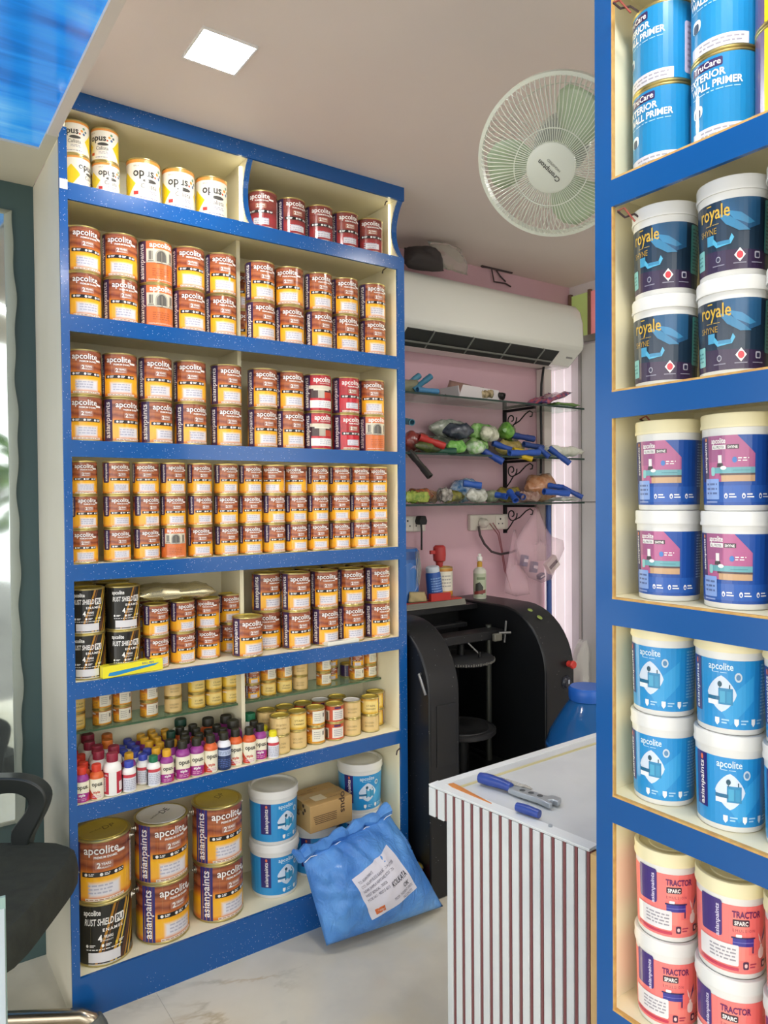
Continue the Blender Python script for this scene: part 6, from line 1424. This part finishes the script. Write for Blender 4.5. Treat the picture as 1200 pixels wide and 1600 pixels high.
# ------------------------------------------------------------------ slatted white counter
CH = 0.75
P0, P1 = Vector((0.961, 1.212, 0)), Vector((1.0095, 0.784, 0))
cu = (P1 - P0).normalized(); cn = Vector((cu.y, -cu.x, 0)); cn = cn if cn.x < 0 else -cn       # along the front, outwards
L = (P1 - P0).length
M_LAM = stain('white_marble_laminate', (206, 210, 210), (192, 196, 198), 5, 0.25, lo=0.5, hi=0.75, coat=0.3)
M_GROOVE = mat('maroon_groove', (118, 70, 72), 0.4)
ctr = thing('counter', 'white counter with vertically slatted front and maroon grooves', 'counter', (1.28, 1.0, 0))
oc = Vector((1.28, 1.0, 0))
def CP(a, d, z): v = P0 + cu * a + cn * d - oc; return (v.x, v.y, z)
def cpart(n, mb, m=None, bevel=0.0, smooth=False, label=None): return part(n, mb, ctr, m, smooth, label, bevel)
Q0 = P0 + cu * 0.055 - cn * 0.016; Q1 = P1 - cn * 0.016
def hexa(a0, a1, d0, d1, z0, z1, m):
    vs = [CP(a, d, z) for z in (z0, z1) for a, d in ((a0, d0), (a1, d0), (a1, d1), (a0, d1))]
    return MB().add(vs, [(3, 2, 1, 0), (4, 5, 6, 7), (0, 1, 5, 4), (1, 2, 6, 5), (2, 3, 7, 6), (3, 0, 4, 7)], m)
# worktop polygon
q = [P0 - oc, P0 + cu * 0.392 - oc, P0 + cu * 0.394 - cn * 0.018 - oc, P1 - cn * 0.016 - oc, Vector((1.56, 0.785, 0)) - oc, Vector((1.56, 1.222, 0)) - oc]
top = MB().prism([(v.x, v.y) for v in q], CH - 0.004, CH, 'z', M_LAM); cpart('worktop', top, bevel=0.0015)
cpart('edge_strip', hexa(0.0, 0.392, -0.028, 0.0, CH, CH + 0.0016, mat('edge_white', (218, 222, 222), 0.3)))
eb = MB().prism([(q[0].x + 0.03, q[0].y - 0.055), (q[5].x, q[5].y - 0.055), (q[5].x, q[5].y - 0.046), (q[0].x + 0.03, q[0].y - 0.046)], CH, CH + 0.0008, 'z', mat('edge_grime', (196, 188, 140), 0.5)); cpart('joint_line', eb)
eb = MB().prism([(q[0].x, q[0].y), (q[5].x, q[5].y), (q[5].x, q[5].y - 0.02), (q[0].x + 0.002, q[0].y - 0.02)], CH, CH + 0.0012, 'z', mat('edge_white', (218, 222, 222), 0.3)); cpart('edge_strip', eb)
# carcass
body = [P0 + cu * 0.05 - cn * 0.02 - oc, P1 - cn * 0.02 - oc, Vector((1.54, 0.79, 0)) - oc, Vector((1.54, 1.165, 0)) - oc]
cpart('carcass', MB().prism([(v.x, v.y) for v in body], 0.0, CH - 0.005, 'z', stain('plywood', (206, 172, 116), (190, 154, 98), 14, 0.65)))
cpart('end_block', hexa(0.3935, L - 0.001, -0.0195, -0.001, 0.0, CH - 0.006, stain('plywood', (206, 172, 116), (190, 154, 98), 14, 0.65)))
cpart('groove_panel', hexa(0.05, 0.393, -0.0195, -0.0055, 0.005, CH - 0.0045, M_GROOVE))
cpart('apron', hexa(0.0, 0.05, -0.0195, -0.0055, CH - 0.065, CH - 0.0045, M_GROOVE)); cpart('apron', MB().add([CP(a, d, z) for z in (CH - 0.065, CH - 0.023) for a, d in ((0, -0.0195), (0.009, -0.0195), (0.009, -0.5), (0, -0.5))], [(3, 2, 1, 0), (4, 5, 6, 7), (0, 1, 5, 4), (1, 2, 6, 5), (2, 3, 7, 6), (3, 0, 4, 7)], M_LAM))
n_sl = 14; a0, a1 = 0.052, 0.393; pitch = (a1 - a0) / n_sl
for i in range(n_sl):
    s0 = a0 + i * pitch; cpart('slat', hexa(s0, s0 + pitch * 0.64, -0.0055, 0.0, 0.004, CH - 0.0045, M_LAM), bevel=0.0012)
    cpart('slat_bead', hexa(s0 + pitch * 0.70, s0 + pitch * 0.92, -0.0055, -0.0018, 0.004, CH - 0.0045, M_GROOVE))
for i in range(2): s0 = i * 0.026; cpart('slat', hexa(s0, s0 + 0.018, -0.0055, 0.0, CH - 0.065, CH - 0.0045, M_LAM), bevel=0.001)
cpart('side_panel', MB().prism([((P0 + cu * 0.047 - cn * 0.02 - oc).x, (P0 + cu * 0.047 - cn * 0.02 - oc).y), ((P0 + cu * 0.05 - cn * 0.02 - oc).x, (P0 + cu * 0.05 - cn * 0.02 - oc).y), (body[3].x, body[3].y), (body[3].x, body[3].y + 0.003)], 0, CH - 0.023, 'z', M_LAM))
# tool and splinter on the worktop
def on_top(px, py): v = atZ(px, py, CH + 0.002); return v
ta, tb2 = on_top(750, 1224), on_top(872, 1262)
tl = thing('hand_tool', 'grey metal adjustable hand tool with blue grips on the counter', 'tool', (ta.x, ta.y, CH + 0.0014), math.atan2(tb2.y - ta.y, tb2.x - ta.x))
TL = (tb2 - ta).length; M_TOOL = mat('cast_grey', (168, 174, 178), 0.4, metal=0.5); M_GRIP = stain('grip_blue', (36, 58, 128), (50, 74, 150), 40, 0.35)
part('grip', MB().tube([(0, 0, 0.013), (TL * 0.1, 0.0, 0.014), (TL * 0.28, 0.002, 0.013), (TL * 0.42, 0.0, 0.012)], [0.011, 0.0125, 0.011, 0.009], 12, M_GRIP), tl)
part('jaw_body', MB().prism([(TL * 0.4, 0.010), (TL * 0.52, 0.018), (TL * 0.66, 0.014), (TL * 0.84, 0.010), (TL * 0.86, 0.022), (TL * 0.98, 0.020), (TL, 0.0), (TL * 0.93, 0.002), (TL * 0.9, -0.006), (TL * 0.98, -0.014), (TL * 0.96, -0.020), (TL * 0.8, -0.014), (TL * 0.52, -0.012), (TL * 0.4, -0.008)], 0.002, 0.013, 'z', M_TOOL), tl, bevel=0.002)
for k in range(3): part('hole', MB().lathe([(0, 0.0136), (0.0055, 0.0136), (0.0062, 0.013)], 16, mat('hole_dark', (74, 78, 80), 0.5), Matrix.Translation((TL * (0.56 + 0.11 * k), 0.001, 0))), tl)
part('clear_sleeve', puff((TL * 0.05, 0.008, 0.014), (TL * 0.55, 0.012, 0.016), (TL * 0.6, 0.034, 0.006), (TL * 0.05, 0.032, 0.006), 0.012, (14, 8), wr=0.002, seed=3)[0], tl, M_CLEAR)
g0 = on_top(808, 1268) - Vector((ta.x, ta.y, CH + 0.002)); ang = -tl.rotation_euler[2]
gx, gy = g0.x * math.cos(ang) - g0.y * math.sin(ang), g0.x * math.sin(ang) + g0.y * math.cos(ang)
part('short_grip', MB().tube([(gx, gy, 0.010), (gx + 0.02, gy - 0.001, 0.011), (gx + 0.05, gy - 0.001, 0.010)], [0.0085, 0.0095, 0.008], 12, M_GRIP), tl)
w0, w1 = on_top(704, 1225), on_top(768, 1256)
d = (w1 - w0); nrm = Vector((-d.y, d.x, 0)).normalized()
sp_ = MB().prism([((w0 + d * t + nrm * s).x, (w0 + d * t + nrm * s).y) for t, s in ((0, -0.006), (0.12, -0.0085), (0.5, -0.005), (1, 0.0), (0.5, 0.003), (0.15, 0.006), (0.02, 0.006))], CH + 0.0014, CH + 0.004, 'z')
tag(obj('wood_stirrer', sp_.mesh('stirrer', stain('orange_wood', (202, 132, 70), (184, 112, 54), 30, 0.6), False)), 'orange wooden splinter lying at the counter corner', 'stick')
nb = on_top(860, 1291); tag(obj('metal_nut', MB().lathe([(0.0, 0), (0.004, 0), (0.004, 0.005), (0.002, 0.005), (0, 0.004)], 6, M_TOOL, Matrix.Translation((nb.x, nb.y, CH + 0.0004))).mesh('nut', M_TOOL, False)), 'tiny metal nut on the white counter top', 'nut')

# ------------------------------------------------------------------ wall fan hanging under the ceiling
d0 = ray(868, 247); fc = CAM + d0 * 1.58
tocam = (CAM - fc).normalized()
down = Vector((0, 0, -1)); face = (tocam + down * 0.42 + (-_r) * 0.20).normalized()
fan = thing('wall_fan', 'white fan with round wire guard tilted down from the ceiling', 'fan', fc)
zq = face.to_track_quat('Z', 'Y').to_matrix().to_4x4()
upv = Vector((0, 0, 1)); xa = upv.cross(face).normalized(); ya = face.cross(xa); zq = Matrix(((xa.x, ya.x, face.x, 0), (xa.y, ya.y, face.y, 0), (xa.z, ya.z, face.z, 0), (0, 0, 0, 1)))
fan.matrix_world = Matrix.Translation(fc) @ zq
M_FW = mat('fan_white', (206, 210, 196), 0.35); M_FB = mat('fan_blade', (190, 208, 176), 0.15, trans=0.35, ior=1.15, coat=0.6)
FR = 0.163
ring = [(FR * math.cos(R(a)), FR * math.sin(R(a)), 0) for a in range(0, 360, 5)]
part('rim', MB().lathe([(FR - 0.003, -0.010), (FR + 0.004, -0.010), (FR + 0.005, 0.010), (FR - 0.003, 0.010), (FR - 0.003, -0.010)], 72, M_FW), fan)
gw = MB(); NW = 96
for i in range(NW):
    a = 2 * math.pi * i / NW; c_, s_ = math.cos(a), math.sin(a)
    gw.tube([(r * math.cos(a + tw), r * math.sin(a + tw), z) for r, z, tw in ((0.050, 0.064, 0.0), (0.075, 0.064, 0.02), (0.11, 0.060, 0.05), (0.138, 0.046, 0.09), (0.155, 0.026, 0.11), (FR, 0.004, 0.12))], 0.0009, 4, M_FW, caps=False)
for rr, zz in ((0.078, 0.064),): gw.tube([(rr * math.cos(R(a)), rr * math.sin(R(a)), zz) for a in range(0, 360, 6)], 0.0011, 5, M_FW, closed=True)
part('front_guard', gw, fan)
rw = MB()
for i in range(80):
    a = 2 * math.pi * i / 80
    rw.tube([(r * math.cos(a - tw), r * math.sin(a - tw), z) for r, z, tw in ((0.060, -0.075, 0.0), (0.11, -0.070, 0.04), (0.14, -0.052, 0.08), (0.157, -0.026, 0.10), (FR, -0.004, 0.11))], 0.0009, 4, M_FW, caps=False)
rw.tube([(0.13 * math.cos(R(a)), 0.13 * math.sin(R(a)), -0.062) for a in range(0, 360, 6)], 0.0011, 5, M_FW, closed=True)
part('rear_guard', rw, fan)
hub = part('hub_disc', MB().lathe([(0, 0.070), (0.046, 0.069), (0.051, 0.066), (0.052, 0.060), (0.046, 0.058), (0, 0.058)], 48, M_FW), fan)
ht = MB(); rr = R(127)
ux, uy = (math.cos(rr), math.sin(rr), 0), (-math.sin(rr), math.cos(rr), 0)
flat_text(ht, 'Crompton', (-0.004 * ux[1] * 0, 0.0, 0.0704), ux, uy, w=0.060, m=ink('3c3c38'), bold=0.015, off=0.0004)
flat_text(ht, 'HIGHSPEED', (uy[0] * -0.012, uy[1] * -0.012, 0.0704), ux, uy, w=0.036, m=ink('6a6a62'), off=0.0004)
part('lettering', ht, hub, smooth=False)
for k in range(3):
    mb = MB(); a0 = R(40 + k * 120); n = 9; vs = []
    for i in range(n + 1):
        t = i / n; r = 0.03 + 0.115 * t
        for j, s in enumerate((-1, -0.33, 0.33, 1)):
            wd = (0.30 + 0.55 * math.sin(math.pi * min(1, t * 0.75 + 0.12))) * (1 if i < n else 0.75); an = a0 + s * wd * 0.62 + t * 0.3; vs.append((r * math.cos(an), r * math.sin(an), 0.016 - s * 0.016 * (1 - 0.3 * t)))
    mb.add(vs, [(i * 4 + j, i * 4 + j + 1, (i + 1) * 4 + j + 1, (i + 1) * 4 + j) for i in range(n) for j in range(3)], M_FB)
    o = part('blade', mb, fan); o.modifiers.new('solid', 'SOLIDIFY').thickness = 0.002
part('spinner', MB().lathe([(0, 0.040), (0.024, 0.038), (0.032, 0.028), (0.034, -0.01), (0, -0.01)], 28, M_FB), fan)
part('motor', MB().lathe([(0, -0.062), (0.052, -0.062), (0.060, -0.072), (0.062, -0.12), (0.050, -0.150), (0.02, -0.16), (0, -0.16)], 32, mat('motor_grey', (150, 154, 146), 0.4)), fan)
inv = fan.matrix_world.inverted()
pb = Vector((fc.x + 0.19, fc.y - 0.10, CEIL - 0.001)); q0 = inv @ pb; q1 = Vector((0, 0, -0.15)); mid = inv @ Vector((pb.x, pb.y, fc.z + 0.06))
part('mount_arm', MB().tube([q1, Vector((0, 0.01, -0.19)), mid, q0], 0.013, 10, M_FW), fan)

# ------------------------------------------------------------------ visitor chair at the left edge
cf = Vector((0.83, -0.55, 0)).normalized(); cl = Vector((0.55, 0.83, 0)).normalized()
ch = thing('visitor_chair', 'black fabric chair with loop armrest and steel tube frame, left edge', 'chair', (0.122, 1.882, 0), math.atan2(cf.y, cf.x))
M_FAB = stain('black_fabric', (50, 53, 45), (40, 43, 37), 30, 0.85, 0.3, bscale=400)
n = 20; se = MB(); pr_ = []
for k in range(40):
    a = 2 * math.pi * k / 40; c_, s_ = math.cos(a), math.sin(a); d = (abs(c_) ** 5 + abs(s_) ** 5) ** (-1 / 5); pr_.append((d * c_, d * s_))
rings = [(0.80, 0.500), (0.93, 0.497), (0.985, 0.482), (1.0, 0.455), (0.99, 0.420), (0.9, 0.402), (0.6, 0.398)]
vs = [(0.235 * x * k, 0.235 * y * k, z) for k, z in rings for x, y in pr_] + [(0, 0, 0.494), (0, 0, 0.398)]
fs = [(i * 40 + j, i * 40 + (j + 1) % 40, (i + 1) * 40 + (j + 1) % 40, (i + 1) * 40 + j) for i in range(len(rings) - 1) for j in range(40)]
fs += [(j, len(vs) - 2, (j + 1) % 40) for j in range(40)] + [((len(rings) - 1) * 40 + j, (len(rings) - 1) * 40 + (j + 1) % 40, len(vs) - 1) for j in range(40)]
se.add(vs, fs, M_FAB); part('seat', se, ch)
for sg in (1, -1):
    y = 0.222 * sg
    loop = [(-0.17, 0.405), (-0.20, 0.48), (-0.20, 0.60), (-0.15, 0.655), (0.0, 0.668), (0.085, 0.662), (0.130, 0.630), (0.128, 0.585), (0.090, 0.51), (0.045, 0.405)]
    sm = []
    for i in range(len(loop)):                                  # Catmull-Rom through the closed outline
        p_ = [Vector((*loop[(i + k) % len(loop)], 0)) for k in (-1, 0, 1, 2)]
        for t in (0, 0.25, 0.5, 0.75): sm.append(0.5 * (2 * p_[1] + (p_[2] - p_[0]) * t + (2 * p_[0] - 5 * p_[1] + 4 * p_[2] - p_[3]) * t * t + (3 * p_[1] - p_[0] - 3 * p_[2] + p_[3]) * t ** 3))
    mb = MB(); N = len(sm); vs = []
    cx = sum(p.x for p in sm) / N; cz = sum(p.y for p in sm) / N
    for p in sm:
        k = 1 - 0.052 / max(0.05, math.hypot(p.x - cx, p.y - cz))
        a_, b_ = (p.x, p.y), (cx + (p.x - cx) * k, cz + (p.y - cz) * k)
        vs += [(a_[0], y - 0.022, a_[1]), (a_[0], y + 0.022, a_[1]), (b_[0], y + 0.016, b_[1]), (b_[0], y - 0.016, b_[1])]
    mb.add(vs, [(4 * i + j, 4 * i + (j + 1) % 4, 4 * ((i + 1) % N) + (j + 1) % 4, 4 * ((i + 1) % N) + j) for i in range(N) for j in range(4)], mat('arm_black', (38, 42, 40), 0.4))
    part('armrest', mb, ch, bevel=0.005)
    tb = [(-0.20, y, 0.40), (-0.215, y, 0.30), (-0.22, y, 0.10), (-0.21, y, 0.05), (-0.16, y, 0.040), (0.16, y, 0.044), (0.205, y, 0.046), (0.232, y, 0.036), (0.242, y, 0.02)]
    part('frame_tube', MB().tube(tb, 0.0185, 12, M_CHROME), ch)
    part('rubber_foot', MB().tube([(0.236, y, 0.040), (0.246, y, 0.018), (0.250, y, 0.0005)], [0.0205, 0.0235, 0.025], 14, mat('foot_grey', (92, 96, 92), 0.5)), ch)
    part('rubber_foot', MB().lathe([(0, 0.0005), (0.018, 0.0005), (0.017, 0.02), (0, 0.022)], 14, mat('foot_grey', (92, 96, 92), 0.5), Matrix.Translation((-0.12, y, 0.006))), ch)
part('cross_tube', MB().tube([(-0.20, -0.222, 0.392), (-0.20, 0.222, 0.392)], 0.0115, 10, M_CHROME), ch)
bk2 = MB(); vs = [(-0.235 - 0.03 * abs(y) / 0.2 * -1 - (z - 0.5) * 0.12 + d, y, z) for d in (0, -0.03) for z in (0.52, 0.6, 0.7, 0.8, 0.86) for y in (-0.2, -0.1, 0, 0.1, 0.2)]
fs = [(i * 5 + j, i * 5 + j + 1, (i + 1) * 5 + j + 1, (i + 1) * 5 + j) for i in range(4) for j in range(4)]; fs += [tuple(k + 25 for k in f[::-1]) for f in fs]
bo = [i * 5 for i in range(5)] + [20 + j for j in range(1, 5)] + [i * 5 + 4 for i in (3, 2, 1, 0)] + [3, 2, 1]
fs += [(bo[i], bo[(i + 1) % len(bo)], bo[(i + 1) % len(bo)] + 25, bo[i] + 25) for i in range(len(bo))]
bk2.add(vs, fs, M_FAB); part('backrest', bk2, ch, bevel=0.01)
for sg in (1, -1): part('back_tube', MB().tube([(-0.20, 0.12 * sg, 0.392), (-0.26, 0.12 * sg, 0.42), (-0.275, 0.12 * sg, 0.60), (-0.28, 0.12 * sg, 0.75)], 0.0105, 10, M_CHROME), ch)

# pale glass-edged panel at the far left bottom
gp = thing('glass_partition', 'pale upright panel with a glass edge at the lower left', 'panel', (-0.12, 1.02, 0), R(60))
e0 = atZ(14, 1600, 0.40)
gp.location = (e0.x, e0.y, 0); gp.rotation_euler = (0, 0, math.atan2(e0.y, e0.x))
part('board', Bx((-0.5, 0.004, 0), (-0.008, 0.024, 0.62), mat('panel_white', (214, 222, 218), 0.3)), gp, smooth=False)
part('glass_edge', Bx((-0.008, 0.002, 0), (0.0, 0.026, 0.64), mat('pale_glass_edge', (150, 176, 168), 0.15)), gp, smooth=False)
